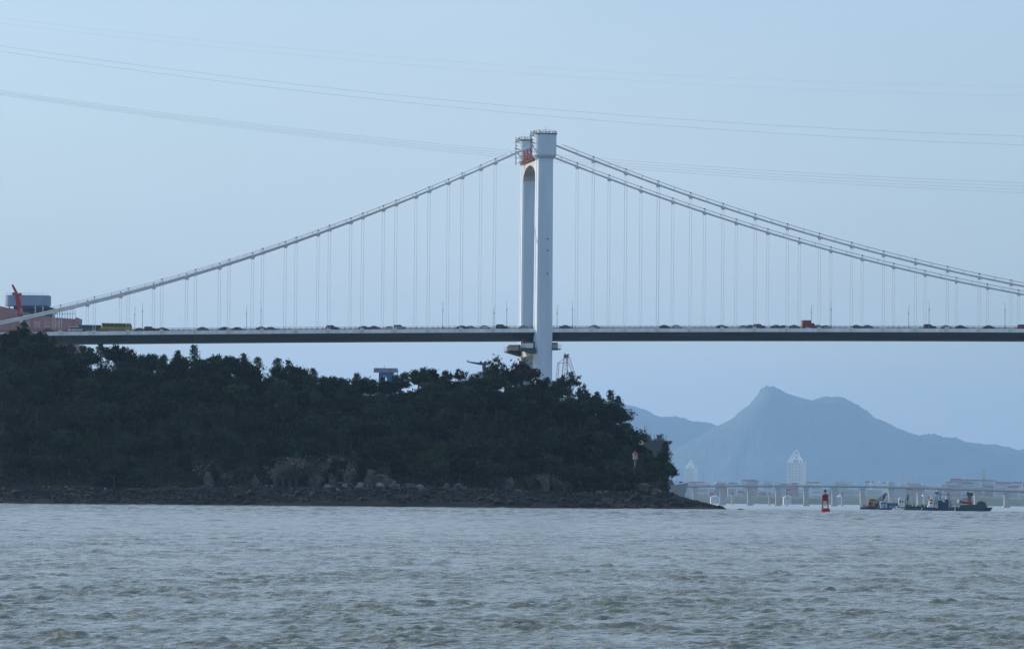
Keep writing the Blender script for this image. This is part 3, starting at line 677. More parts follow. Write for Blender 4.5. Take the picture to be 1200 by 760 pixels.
def spire_tower(px, w, ytop, yroof, label):
    e, zt, hw, dp, k = far_box('tower_block', px-w/2, px+w/2, yroof, CD, M['pale_tower'], label, 'tower building', None, 12, None, 4)
    [c_.data.materials.__setitem__(0, M['pale_glass']) for c_ in e.children if c_.name.startswith('window')]
    zs = at(px, ytop, CD).z; m = MB()
    for sx in (-1, 1):
        m.tube([(sx*hw*.95, dp*.3, zt), (sx*hw*.05, dp, zs)], [1.3*k, .5*k], 5)
        m.tube([(sx*hw*.55, dp*.3, zt), (sx*hw*.05, dp, zt+(zs-zt)*.66)], [.8*k, .5*k], 5)
    m.tube([(-hw*.6, dp*.6, zt+(zs-zt)*.3), (hw*.6, dp*.6, zt+(zs-zt)*.3)], .5*k, 4)
    m.build('spire', M['pale_tower'], e)
    MB().box((-hw*1.08, -3, -2), (-hw*.86, dp*2+3, zt+1.5*k)).build('corner_fin', M['pale_tower'], e)
    MB().box((hw*.86, -3, -2), (hw*1.08, dp*2+3, zt+1.5*k)).build('corner_fin', M['pale_tower'], e)
spire_tower(931.5, 18, 526.5, 542, 'tall pale tower with a pointed open spire on the far shore')
spire_tower(808, 10, 539, 549, 'fainter slim tower with a pointed spire beside the headland tip')
# cable stayed pylon shaped like a narrow A
p = at(1057.5, 590, 12500); k = ms(12500); e = empty('pylon', (p.x, p.y, 0), 'slender white pylon shaped like a narrow letter A behind the viaduct', 'pylon', rz=RZ)
zt = at(1057.5, 553, 12500).z
m = MB()
for sx in (-1, 1): m.tube([(sx*5.2*k-1*k, 0, 0), (sx*5.2*k-.5*k, 0, 14*k), (sx*3.4*k, 0, zt*.75), (sx*.6*k, 0, zt)], [.9*k, .9*k, .8*k, .7*k], 6)
m.build('pylon_leg', M['bldg'], e); m = MB()
for i in range(7): m.tube([(0, 0, zt*(.95-.05*i)), (7.5*k-.4*i*k, 0, 17*k)], .18*k, 4)
m.build('stay_cable', M['bldg'], e); MB().box((-11*k, -5, 15.4*k), (14*k, 5, 16.6*k)).build('deck', M['pier'], e)
far_box('chimney_tower', 1150.4, 1154.6, 549.5, CD, M['bldg'], 'slim pale pink tower rising above the red roofed blocks', 'tower building', None, 9)
for (a, b_, y, lb, wl, rf) in [(1108, 1117, 566, 'small white round-ended block at the left end of the red roofed row', M['bldg'], M['rroof']), (1113, 1128, 562.5, 'pink block with the highest red roof left of the slim tower', M['bldg2'], M['rroof']),
        (1128, 1150, 563.5, 'long pale block below a red roof left of the slim tower', M['bldg'], M['rroof']), (1148, 1166, 564, 'pale block with dark windows right below the slim tower', M['bldg'], M['rroof']), (1166, 1186, 566.5, 'pale block with a pink roof right of the slim tower', M['bldg'], M['rroof']), (1187, 1206, 568.5, 'pink block cut off by the right edge behind the viaduct', M['bldg2'], M['rroof'])]:
    far_box('apartment_building', a, b_, y, CD-1500, wl, lb, 'building', None, 3, rf, 6)
far_box('apartment_building', 875, 886, 563.5, CD-2500, M['bldg2'], 'bulky grey block standing above the viaduct left of the tall pale tower', 'building', None, 5, None, 4)
far_box('apartment_building', 1016, 1034, 566.5, CD-2500, M['bldg'], 'white block with two roof turrets above the viaduct', 'building', None, 3, None, 5)
for px in (1020.8, 1030.5, 1040.3):
    p = at(px, 590, CD-2600); k = ms(CD-2600); z1 = at(px, 562.6, CD-2600).z
    e = empty('water_tank_tower', (p.x, p.y, 0), {1020.8: 'left white pointed turret above the viaduct behind the orange dredger', 1030.5: 'middle white pointed turret above the viaduct behind the orange dredger', 1040.3: 'right white pointed turret above the viaduct behind the orange dredger'}[px], 'turret', 'pointed turrets above the viaduct')
    MB().lathe([(1.1*k, -1), (1.1*k, z1-3.5*k), (1.4*k, z1-3.4*k), (1.4*k, z1-2.8*k)], 10).build('shaft', M['bldg'], e)
    MB().lathe([(1.5*k, z1-2.8*k), (.1*k, z1)], 10).build('cone_roof', M['bldg'], e)
def lowlab(x):
    return 'low pale building on the far shore '+next(t_ for a_, t_ in [(830, 'just right of the headland tip'), (850, 'behind the second viaduct pier'), (870, 'left of the bulky grey block'), (890, 'below the bulky grey block'), (915, 'right of the bulky grey block'), (940, 'below the tall pale tower'), (960, 'just left of the red buoy'), (985, 'just right of the red buoy'), (1010, 'left of the orange dredger'),
        (1045, 'behind the orange dredger'), (1070, 'below the white pylon'), (1100, 'behind the white ship tower'), (1130, 'behind the rightmost tug'), (1160, 'below the slim pink tower'), (9999, 'at the right edge')] if x < a_)
r3 = random.Random(4)
px = 800.
while px < 1215:                      # low blocks along the shore, seen between the piers
    w = r3.uniform(5, 17); y = r3.choice([566, 568.5, 572, 574, 577, 579]); d = r3.uniform(9000, 12500)
    if px > 1095: y += 3
    far_box('low_building', px, px+w, y, d, r3.choice([M['bldg'], M['bldg'], M['bldg2'], M['bldg']]), lowlab(px+w/2), 'building', 'low far shore buildings '+lowlab(px+w/2)[-28:], r3.choice([1, 2, 3]), r3.choice([None, None, M['rroof']]), r3.choice([0, 5, 7]))
    px += w*r3.uniform(.7, 1.3)
px = 806.
while px < 1212:
    w = r3.uniform(7, 20); y = r3.uniform(563.5, 568)+(2.5 if px > 1090 else 0); far_box('apartment_building', px, px+w, y, r3.uniform(13000, 15500), r3.choice([M['bldg'], M['bldg'], M['bldg2']]), lowlab(px+w/2).replace('low pale building', 'hazy mid-rise block'), 'building', 'mid-rise blocks '+lowlab(px+w/2)[-28:], r3.choice([3, 4]), r3.choice([None, None, M['rroof']]), r3.choice([4, 6]))
    px += w*r3.uniform(1.0, 2.2)
for px, w, lb in [(838, 10, 'white peaked shed between the first viaduct piers'), (923, 9, 'white shed roof below the tall pale tower'), (984, 9, 'white stepped shed right of the red buoy'), (1081.5, 3, 'small white dome left of the white ship tower')]:
    p = at(px, 582, 8500); k = ms(8500); e = empty('white_shed', (p.x, p.y, 0), lb, 'shed', 'white sheds on the far shore', RZ)
    z = at(px, 580.5, 8500).z
    MB().box((-w/2*k, 0, 0), (w/2*k, 30, z-2*k)).build('wall', M['bldg'], e)
    MB().prism([(-w*.55*k, z-2*k), (w*.55*k, z-2*k), (w*.15*k, z+1*k)], 1, -1, 31).build('roof', M['white'], e)

# ================================================================== VESSELS
def hull(L, B, D, sheer=.25, bow=.28, stern=.05, flare=.25, n=14, rake=.06):
    """hull along +x, bow at +x, waterline z=0, deck at z=D"""
    secs = []
    for i in range(n+1):
        t = i/n; x = -L/2+L*t
        w = min(1, (t/stern)**.5*.25+.75 if t < stern else 1)*min(1, max(0, (1-t)/bow))**.55 if t > 1-bow else (1 if t > stern else .85)
        zt = D*(1+sheer*max(0, (t-.55)/.45)**2+.08*max(0, (.2-t)/.2))
        xo = L*rake*max(0, (t-(1-bow))/bow)
        wb = w*(1-flare*max(0, (t-(1-bow))/bow))
        secs.append([(x, -B/2*wb*.9, -1.2), (x, -B/2*wb, .2), (x+xo, -B/2*w, zt), (x+xo, B/2*w, zt), (x, B/2*wb, .2), (x, B/2*wb*.9, -1.2)])
    mb = MB(); vs = [v for s_ in secs for v in s_]
    fs = [tuple(range(6)), tuple(range(n*6, n*6+6))[::-1]]
    for i in range(n):
        for j in range(6): fs.append((i*6+j, (i+1)*6+j, (i+1)*6+(j+1) % 6, i*6+(j+1) % 6))
    return mb.add(vs, fs)
def vessel(name, px, d, label, cat, flip=False, rz=0):
    p = at(px, 590, d); return empty(name, (p.x, p.y, 0), label, cat, None, RZ+rz+(math.pi if flip else 0))
def lattice(m, a, b, w, n=6, r=.08):
    a = Vector(a); b = Vector(b); t = (b-a).normalized(); x = t.cross(Vector((0, 1, 0))); x = x.normalized() if x.length > .1 else Vector((1, 0, 0)); y = t.cross(x)
    off = [(x+y)*w/2, (x-y)*w/2, (-x-y)*w/2, (-x+y)*w/2]
    for o in off: m.tube([a+o, b+o*.6], r, 4)
    for i in range(n):
        p = a.lerp(b, i/n); q = a.lerp(b, (i+1)/n); s1 = 1-.4*i/n; s2 = 1-.4*(i+1)/n
        for j in range(4): m.tube([p+off[j]*s1, q+off[(j+1) % 4]*s2], r*.7, 3)
D1 = 1780.; k1 = ms(D1)
# orange crane dredger
e = vessel('crane_barge', 1025, D1+60, 'orange crane on a dark barge, leftmost of the moored workboats', 'barge')
k = ms(D1+60)
hull(34*k, 3.4, 2.6*k, .1, .08, .05, 0).build('hull', M['navy'], e)
MB().prism([(-8.4*k, 2.6*k), (-1*k, 2.6*k), (-.6*k, 8.6*k), (-2*k, 10.2*k), (-8*k, 10.2*k)], 1, -1.2, 1.2).build('crane_house', M['orange'], e)
MB().box((-7*k, -1.24, 5*k), (-5*k, 1.24, 8.6*k)).build('window', M['glass'], e); MB().box((-4*k, -1.24, 4*k), (-2.6*k, 1.24, 8*k)).build('window', M['glass'], e)
MB().box((-8*k, -1.5, 2.0*k), (-1*k, 1.5, 3.6*k)).build('turntable', M['tyre'], e)
MB().box((-6*k, -.6, 10.2*k), (1*k, .6, 12*k)).build('winch_housing', M['dgreen'], e)
m = MB(); lattice(m, (-1*k, 0, 6*k), (13.5*k, 0, 18.5*k), 1.1, 7, .09); m.build('boom', M['dsteel'], e)
MB().prism([(7*k, 10*k), (10*k, 10*k), (13.6*k, 17*k), (14.2*k, 19.5*k), (12*k, 18*k), (7*k, 12.5*k)], 1, -.35, .35).build('bucket_arm', M['dsteel'], e)
MB().prism([(0, 2.6*k), (7*k, 2.6*k), (7*k, 7*k), (3*k, 9*k), (0, 6*k)], 1, -.9, .9).build('engine_deck', M['dsteel'], e)
# pale blue cabin boat
e = vessel('workboat', 1041, D1, 'boat with a pale blue cabin and long blue deckhouse beside the orange crane', 'boat'); k = k1
hull(24*k, 3.0, 1.8*k, .2, .15).build('hull', M['navy'], e)
MB().prism([(-9*k, 1.8*k), (-1.6*k, 1.8*k), (-1.6*k, 10*k), (-8.4*k, 10*k), (-10*k, 7.5*k)], 1, -1.1, 1.1).build('cabin', mat('pale_blue_paint', (.36, .52, .60), .5, .1, 1), e)
for i in range(3): MB().box((-8.4*k+i*2.2*k, -1.16, 6.6*k), (-7*k+i*2.2*k, 1.16, 8.4*k)).build('window', M['glass'], e)
MB().box((-1.5*k, -1.0, 1.8*k), (11.5*k, 1.0, 8.6*k)).build('deckhouse', M['bluegrey'], e)
for i in range(4): MB().box((-.6*k+i*3*k, -1.05, 5*k), (1.2*k+i*3*k, 1.05, 7*k)).build('window', M['glass'], e)
MB().box((-2*k, -1.15, 8.6*k), (12*k, 1.15, 9.1*k)).tube([(3*k, 0, 9*k), (3*k, 0, 14*k)], .08, 4).build('roof', M['white'], e)
# small white launch
e = vessel('launch', 1054, D1-60, 'small white launch with a cabin low in front of the blue boat', 'boat'); k = ms(D1-60)
hull(15*k, 1.8, 1.9*k, .5, .35, .05, .3).build('hull', M['white'], e)
MB().prism([(-4*k, 1.8*k), (2*k, 1.8*k), (1*k, 4.2*k), (-3.6*k, 4.2*k)], 1, -.55, .55).build('cabin', M['white'], e)
MB().prism([(-3.2*k, 2.7*k), (1.4*k, 2.7*k), (1*k, 3.7*k), (-3*k, 3.7*k)], 1, -.58, .58).build('window', M['glass'], e)
# white/green workboat with mast
e = vessel('workboat', 1059, D1+120, 'white cabin workboat with a dark bushy mast behind the small launch', 'boat'); k = ms(D1+120)
hull(20*k, 3, 2.6*k, .2, .2).build('hull', M['dgreen'], e)
MB().prism([(-6*k, 2.6*k), (1*k, 2.6*k), (1*k, 12*k), (-4.6*k, 14*k), (-6*k, 12*k)], 1, -1, 1).build('cabin', M['white'], e)
for i in range(2): MB().box((-5*k+i*2.8*k, -1.06, 8*k), (-3.6*k+i*2.8*k, 1.06, 10.5*k)).build('window', M['glass'], e)
m = MB().tube([(4.6*k, 0, 2*k), (4.6*k, 0, 19*k)], .13, 5)
for z, w in ((16, 1.2), (13.5, 1.8), (11, 1.3)): m.prism([(4.6*k-w*k, z*k), (4.6*k+w*k, z*k), (4.6*k+w*.5*k, (z+2)*k), (4.6*k-w*.5*k, (z+2)*k)], 1, -.35, .35)
m.tube([(4.6*k, 0, 15*k), (9*k, 0, 3*k)], .06, 4); m.tube([(4.6*k, 0, 15*k), (0, 0, 4*k)], .06, 4); m.build('mast', M['dsteel'], e)
MB().prism([(1.5*k, 2.6*k), (10*k, 2.6*k), (9*k, 5*k), (3*k, 6*k)], 1, -1, 1).build('deck_gear', M['dsteel'], e)
# long green barge
D2 = 1700.; k = ms(D2)
e = vessel('cargo_barge', 1078, D2, 'long low green barge between the small launch and the white ship tower', 'barge')
hull(36*k, 3.6, 3.2*k, .15, .1, .05, .1).build('hull', M['dgreen'], e)
MB().box((-14*k, -1.5, 3.2*k), (14*k, 1.5, 4.8*k)).build('hatch_coaming', M['dgreen'], e)
m = MB()
for i in range(9): m.tube([(-15*k+i*3.8*k, -1.6, 3.2*k), (-15*k+i*3.8*k, -1.6, 6.2*k)], .06, 4)
m.tube([(-15*k, -1.6, 6.2*k), (15.4*k, -1.6, 6.2*k)], .05, 4); m.build('railing', M['dgreen'], e)
MB().lathe([(1.2*k, 4.8*k), (1.6*k, 6.5*k), (.6*k, 7.6*k)], 10, (4*k, 0)).build('winch', M['dsteel'], e)
# white superstructure vessel
D3 = 1640.; k = ms(D3)
e = vessel('work_ship', 1102, D3, 'dark hulled ship with a narrow white bridge tower and lattice gear amidships', 'ship')
hull(44*k, 4.4, 3.0*k, .2, .12, .05, .2).build('hull', M['navy'], e)
w_ = MB().box((-15*k, -1.3, 4*k), (-7.5*k, 1.3, 6*k)).prism([(-13.5*k, 6*k), (-8.6*k, 6*k), (-9*k, 14.5*k), (-13*k, 14.5*k)], 1, -1.1, 1.1).prism([(-12.3*k, 14.5*k), (-9.8*k, 14.5*k), (-10.2*k, 18.5*k), (-11.6*k, 18.5*k)], 1, -.5, .5)
w_.build('bridge_tower', M['white'], e)
for z in (11.6, 8.4): MB().box((-12.8*k, -1.16, z*k), (-9.4*k, 1.16, (z+1.3)*k)).build('window', M['glass'], e)
MB().box((-14.5*k, -.5, 12*k), (-12.6*k, .5, 17*k)).build('funnel', M['orange'], e)
MB().box((-3*k, -1.6, 3*k), (8.5*k, 1.6, 12*k)).box((3.2*k, -1.7, 3*k), (8.8*k, -1.55, 13.2*k)).build('equipment_house', M['navy'], e)
MB().box((2.4*k, -1.75, 10.2*k), (4.6*k, -1.6, 12.2*k)).build('panel', M['white'], e)
m = MB()
lattice(m, (-6*k, 0, 3*k), (-4*k, 0, 20*k), .8, 8, .07); lattice(m, (11*k, 0, 3*k), (10*k, 0, 21*k), .8, 8, .07); lattice(m, (-4*k, 0, 20*k), (10*k, 0, 18.5*k), .6, 6, .06)
m.tube([(0, 0, 3*k), (0, 0, 23*k)], .12, 5); m.tube([(8*k, 0, 14*k), (16*k, 0, 4*k)], .08, 4); m.build('lattice_gantry', M['bluegrey'], e)
MB().prism([(-7.5*k, 19.8*k), (-1*k, 19.8*k), (-1.6*k, 22.2*k), (-6.6*k, 22*k)], 1, -.5, .5).build('winch_cabin', M['redh'], e)
# red crane ship at right
D4 = 1580.; k = ms(D4)
e = vessel('tug', 1140, D4, 'dark tug with a red lower deckhouse and green topped mast, rightmost of the workboats', 'boat')
hull(42*k, 4.4, 4.2*k, .15, .25, .06, .3).build('hull', M['navy'], e)
MB().prism([(-16*k, 4*k), (14*k, 4*k), (13*k, 9*k), (4*k, 8*k), (-15*k, 7*k)], 1, -1.6, 1.6).build('bulwark_gear', M['dgreen'], e)
MB().prism([(-16*k, 9.5*k), (-1*k, 7.6*k), (-1*k, 10.5*k), (-8*k, 10.8*k), (-15*k, 12*k)], 1, -1.0, 1.0).build('crane_cab', M['redp'], e)
MB().box((-17.6*k, -.7, 9.5*k), (-16*k, .7, 13.5*k)).build('bow_lamp_box', M['white'], e)
m = MB(); lattice(m, (-5*k, 0, 9*k), (-3.4*k, 0, 21*k), 1.5, 7, .13); m.tube([(-4*k, 0, 8*k), (-4*k, 0, 20*k)], .35, 6); m.build('mast', M['redh'], e)
MB().box((-7.4*k, -.6, 18*k), (.4*k, .6, 21.6*k)).box((-6.6*k, -.5, 21.6*k), (-5*k, .5, 23*k)).build('mast_platform', M['dgreen'], e)
MB().prism([(4*k, 6*k), (16*k, 5*k), (14.5*k, 10.5*k), (10*k, 12.2*k), (5*k, 11*k)], 1, -1.3, 1.3).build('wheelhouse', M['dsteel'], e)
for i in range(3): MB().box((6*k+i*2.6*k, -1.36, 8*k), (7.6*k+i*2.6*k, 1.36, 9.8*k)).build('window', M['glass'], e)
m = MB().tube([(9*k, 0, 12*k), (9*k, 0, 15.5*k)], .1, 4); lattice(m, (-15*k, 0, 12*k), (-5*k, 0, 16*k), .5, 5, .05); m.build('antenna', M['bluegrey'], e)

rr = random.Random(31)      # lifebuoys, drums, winches and posts on the workboats
for nm in ('crane_barge', 'workboat', 'workboat.001', 'cargo_barge', 'work_ship', 'tug'):
    e = bpy.data.objects[nm]; xs_ = [c for ch in e.children if ch.name.startswith('hull') for c in [v.co.x for v in ch.data.vertices]]; zs_ = max(v.co.z for ch in e.children if ch.name.startswith('hull') for v in ch.data.vertices)
    m = MB(); pal = [M['white'], M['orange'], M['redp'], M['bluegrey'], M['dgreen'], M['ltr'], M['dsteel']]
    for i in range(26):
        x = rr.uniform(min(xs_)+.6, max(xs_)-1.2); y = rr.uniform(-1.5, 1.2); z = rr.uniform(.6, 1)*zs_; w = rr.uniform(.12, .5); h_ = rr.uniform(.2, 1.1)
        m.box((x, y, z), (x+w, y+w, z+h_), rr.choice(pal))
    for i in range(9):
        x = rr.uniform(min(xs_)+.6, max(xs_)-1.2); hh_ = rr.uniform(1.5, 4.2); m.tube([(x, 0, zs_*.8), (x+rr.uniform(-.4, .4), 0, zs_+hh_)], .05, 4, rr.choice(pal))
    tag(m.build('deck_clutter', None, e), kind='stuff')
# buoy
BDp = 1150.; k = ms(BDp); p = at(967, 595, BDp)
e = empty('channel_buoy', (p.x, p.y, 0), 'red channel buoy with a black top ball floating right of the headland', 'buoy', None, RZ)
MB().lathe([(4.7*k, -.8), (5.6*k, -.2), (5.7*k, 3.6*k), (5.2*k, 4.6*k), (4.2*k, 5.0*k)], 24).build('float', M['redp'], e)
m = MB()
for sx in (-1, 1):
    for sy in (-1, 1): m.tube([(sx*3.3*k, sy*3.3*k, 4.8*k), (sx*2.9*k, sy*2.9*k, 20*k)], .11, 6)
m.tube([(-3.2*k, -3.2*k, 8*k), (3.2*k, -3.2*k, 8*k)], .05, 4); m.tube([(-3.3*k, -3.3*k, 5*k), (3.1*k, -3.1*k, 13*k)], .05, 4)
for s_ in (-1, 1): m.tube([(s_*3.1*k, -3.1*k, 13*k), (s_*3.1*k, 3.1*k, 13*k)], .05, 4)
m.build('frame_leg', M['redp'], e)
MB().box((-2.9*k, -2.6*k, 13.4*k), (2.9*k, 2.6*k, 20.2*k)).box((-3.3*k, -3.2*k, 20.1*k), (3.3*k, 3.2*k, 20.9*k)).build('daymark_panel', mat('daymark', (.20, .015, .03), .6, .3, 2), e)
MB().tube([(0, 0, 20.5*k), (0, 0, 24*k)], [.45*k+.1, .1], 6).build('lantern_post', M['redp'], e)
MB().lathe([(.3*k, 23.4*k), (1.3*k, 24*k), (1.5*k, 25*k), (1.3*k, 26*k), (.3*k, 26.6*k)], 14).build('top_ball', M['tyre'], e)

# ================================================================== SHIPYARD behind the island
D5 = 2050.; k = ms(D5)
p = at(0, 590, D5); zb = at(50, 404, D5).z
def q(px, py, d=D5):
    a = at(px, py, d)-Vector((p.x, p.y, 0)); return (a.dot(RT), a.z)
e = empty('dock_wall', (p.x, p.y, 0), 'faded red dock wall with large white Chinese characters behind the left end of the bridge', 'dock', None, RZ)
poly = [q(-60, 352), q(0, 358.5), q(14, 361.5), q(30, 366), q(52, 370), q(60, 371.5), q(88, 373.5), q(90, 371.5), q(90, 375), q(87.5, 386), q(87.5, 392), q(-60, 392)]
MB().prism(poly, 1, 0, 26).prism([q(-60, 391.9), q(87, 391.9), q(84, 470), q(-60, 470)], 1, 1, 25).build('wall', M['redh'], e)
for px in np.arange(-40, 88, 9.):   # plate seams stand proud
    a, b = q(px, 362+max(0, px)*.13), q(px, 391); MB().box((a[0]-.12, -.12, b[1]), (a[0]+.12, -.01, a[1]-.8)).build('wall_rib', M['redh'], e)
for ch, px in zip('\u6709\u9650\u516c\u53f8', (32, 43.5, 55.3, 66.8)):
    a = q(px, 383); c = link('wall_character', glyph(ch, 3.1, M['ltr'], .06), e, (a[0], -.16, a[1])); c.rotation_euler = (math.pi/2, 0, 0)
rl = MB()
for px in np.arange(58, 90, 3.0):
    a, b = q(px, 371.5+(px-60)*.07), q(px, 363.5); rl.tube([(a[0], .4, a[1]), (a[0], .4, b[1])], .11, 4)
a, b = q(58, 363.3), q(88, 362.3); rl.tube([(a[0], .4, a[1]), (b[0], .4, b[1])], .1, 4)
a, b = q(58, 367.5), q(88, 367.5); rl.tube([(a[0], .4, a[1]), (b[0], .4, b[1])], .08, 4)
tag(rl.build('roof_railing', M['bluegrey'], e), kind='stuff')
MB().prism([q(27, 369), q(27, 358), q(52, 357), q(60, 360), q(60, 372)], 1, 6, 14).prism([q(24, 361), q(24, 359.5), q(60, 359.8), q(60, 361)], 1, 4, 15).build('roof_cabin', M['navy'], e)
for px in (40.5, 49.5):
    a, b = q(px, 358), q(px, 372); MB().box((a[0]-.2, 3.2, b[1]), (a[0]+.2, 3.6, a[1])).build('white_post', M['ltr'], e)
# rounded blue drum on trestle
a0, b0 = at(4, 357.5, D5+40), at(57.5, 357.5, D5+40); w = (b0-a0).length/2; c = (a0+b0)/2; H = 11.5*k
e = empty('control_room', (c.x, c.y, c.z), 'long blue-grey round-ended control room on dark legs above the red dock wall', 'control room', None, RZ)
pr = [(-w, 0)] ; R_ = 4.5
prof = [(math.cos(t)*R_-w+R_, math.sin(t)*R_+R_) for t in np.linspace(math.pi, 1.5*math.pi, 8)]+[(w-R_+math.cos(t)*R_, R_+math.sin(t)*R_) for t in np.linspace(-.5*math.pi, 0, 8)]
prof += [(x, y+9-R_) for x, y in [(w, R_), (w-R_, R_+R_), (-w+R_, R_+R_), (-w, R_)]]
MB().prism(prof, 2, .3, H).prism([(x*.985, 4.5+(y-4.5)*.97) for x, y in prof], 2, -.15, .3).build('drum', M['bluegrey'], e)
MB().prism([(x*.99, 4.5+(y-4.5)*.96) for x, y in prof], 2, H, H+.25).build('roof', M['bluegrey'], e)
m = MB()
for x in np.linspace(-w+1, w-1, 10): m.tube([(x, .6, H), (x, .6, H+1.1)], .06, 4)
m.tube([(-w+1, .6, H+1.1), (w-1, .6, H+1.1)], .05, 4); tag(m.build('roof_railing', M['bluegrey'], e), kind='stuff')
m = MB()
for x in np.linspace(-w+2, w-3, 7): m.tube([(x, 4, -.2), (x+random.uniform(-1, 1), 4, -9)], .22, 5); m.tube([(x, 4, -.2), (x+2.5, 4, -6)], .14, 4)
m.tube([(-w-2.5, 4, -1.2), (-w+1, 4, -4.5), (-w+3.5, 4, -1.0)], .2, 5); m.box((-w+4, 3, -6), (-w+9, 6, -.2)); m.build('support_leg', M['navy'], e)
# red crane
c = at(21, 366, D5-30); e = empty('luffing_crane', (c.x, c.y, c.z), 'dark red crane with its short boom tilted left, in front of the blue-grey control room', 'crane', None, RZ)
kk = ms(D5-30)
MB().prism([(1.5*kk, -16*kk), (7*kk, -16*kk), (5.5*kk, 2*kk), (3.6*kk, 12*kk), (1.2*kk, 22*kk), (-3.4*kk, 22*kk), (-2.4*kk, 12*kk), (0, 2*kk)], 1, -1.0, 1.0).build('tower', M['redp'], e)
for (x, z) in ((-5.2, 22), (2.6, 21.4)): MB().cbox((x*kk, 0, z*kk), (3*kk, 1.8, 3*kk)).build('machinery_box', M['redp'], e)
m = MB(); lattice(m, (-1.5*kk, 0, 22*kk), (-7*kk, 0, 32.5*kk), .9, 6, .12); m.tube([(-1.5*kk, 0, 22*kk), (-7*kk, 0, 32.5*kk)], .25, 5); m.build('boom', M['redp'], e)
MB().prism([(2*kk, -1*kk), (5.8*kk, -1*kk), (5.2*kk, 4*kk), (3*kk, 5*kk)], 1, -1.1, 1.1).build('cab', M['redh'], e)
# lookout cabin seen over the trees
c = at(452, 446, 2000); kk = ms(2000); e = empty('gantry_house', (c.x, c.y, c.z), 'blue trestle with a flat pink and grey top just above the island trees', 'gantry', None, RZ)
MB().prism([(-14.5*kk, 10*kk), (14.5*kk, 10*kk), (13.5*kk, 15*kk), (-13.8*kk, 15*kk)], 1, 0, 5).build('top_house', M['bluegrey'], e)
MB().box((-13.2*kk, -.15, 10.6*kk), (-8.4*kk, -.02, 14.4*kk)).build('pink_panel', M['redh'], e); MB().box((3.2*kk, -.15, 10.6*kk), (7.2*kk, -.02, 14.4*kk)).build('pink_panel', M['redh'], e)
MB().prism([(-8*kk, 9.9*kk), (9.5*kk, 9.9*kk), (8.5*kk, 5*kk), (9*kk, -30*kk), (5*kk, -30*kk), (1*kk, 5*kk), (-3*kk, 6*kk), (-7*kk, -30*kk), (-10*kk, -30*kk)], 1, .5, 4.5).build('trestle', M['blue'], e)
MB().tube([(-2*kk, 2, 15*kk), (-2*kk, 2, 18*kk)], .1, 4).build('antenna', M['dsteel'], e)
# hammerhead crane
c = at(567, 450, 2000); e = empty('hammerhead_crane', (c.x, c.y, c.z), 'dark blue hammerhead crane jib pointing left over the trees left of the tower', 'crane', None, RZ)
MB().tube([(0, 0, -60*kk), (0, 0, 22*kk)], [1.3*kk, 1.0*kk], 6).build('mast', M['navy'], e)
MB().prism([(-19*kk, 25.4*kk), (-19*kk, 26.6*kk), (-6*kk, 25.4*kk), (5*kk, 25*kk), (5*kk, 22.6*kk), (-4*kk, 22.4*kk)], 1, -.4, .4).build('jib', M['navy'], e)
MB().box((-5*kk, -.6, 25*kk), (-2.4*kk, .6, 27*kk)).box((0, -.6, 24.8*kk), (3.2*kk, .6, 27*kk)).box((-2*kk, -.7, 18*kk), (2.4*kk, .7, 24*kk)).build('machinery_house', M['navy'], e)
MB().box((-20*kk, -.4, 26*kk), (-18.4*kk, .4, 28*kk)).build('jib_tip', M['navy'], e)
M['crane_red'] = mat('crane_red_brown', (.27, .075, .07), .6, .2, 1)
# red lattice crane right of the tower
c = at(660, 455, 2000); e = empty('lattice_crane', (c.x, c.y, c.z), 'red lattice crane with a dark head rising from the trees right of the tower', 'crane', None, RZ)
m = MB(); lattice(m, (-1.5*kk, 0, -20*kk), (3*kk, 0, 38*kk), 2.6, 13, .11); lattice(m, (-9*kk, 0, -20*kk), (-6*kk, 0, 30*kk), 1.2, 10, .08)
m.tube([(-6*kk, 0, 30*kk), (3*kk, 0, 37*kk)], .09, 4); m.tube([(-7.5*kk, 0, 30*kk), (3*kk, 0, 30*kk)], .09, 4); m.tube([(3*kk, 0, 37*kk), (6*kk, 0, 12*kk)], .12, 4)
m.build('lattice_mast', M['crane_red'], e)
m = MB(); lattice(m, (5*kk, 0, 37*kk), (20*kk, 0, -4*kk), 1.3, 14, .07); m.build('boom', M['crane_red'], e)
MB().box((.2*kk, -.8, 36*kk), (6*kk, .8, 39.4*kk)).box((1*kk, -.5, 39.4*kk), (2.6*kk, .5, 41*kk)).box((4*kk, -.5, 39.4*kk), (6.8*kk, .5, 40.4*kk)).build('crane_head', M['dsteel'], e)

# ships whose bows show at the headland
D6 = 1640.; k = ms(D6)
e = vessel('navy_ship', 766, D6, 'grey ship lying head-on with crowded deck gear behind the headland trees', 'ship')
zt = at(766, 516, D6).z
m = MB()
for (w0, w1, za, zb_, ya) in [(1.5, 4, 0, zt*.45, 0), (4, 9, zt*.45, zt*.80, -2), (9, 13.5, zt*.80, zt, -4)]:
    m.add([(-w0*k*1.4, ya+2, za), (w0*k*1.4, ya+2, za), (w0*k*3, 30, za), (-w0*k*3, 30, za), (-w1*k, ya, zb_), (w1*k*1.0, ya, zb_), (w1*k*1.1, 30, zb_), (-w1*k*1.1, 30, zb_)], [(0, 3, 2, 1), (4, 5, 6, 7), (0, 1, 5, 4), (1, 2, 6, 5), (2, 3, 7, 6), (3, 0, 4, 7)])
m.build('hull', M['greyship'], e)
MB().prism([(6*k, zt-.2), (15*k, zt-.4), (19.5*k, zt-.2), (21.5*k, zt-1*k), (19*k, zt-4.5*k), (12*k, zt-3.2*k)], 1, -3, 8).build('side_platform', M['greyship'], e)
MB().prism([(14*k, 0), (19*k, 0), (17.5*k, zt-3*k), (13*k, zt-3*k)], 1, 10, 20).build('lower_hull', M['greyship'], e)
MB().box((15*k, -3.2, zt-.8*k), (21*k, 5, zt-.1*k)).build('red_stripe', M['redh'], e)
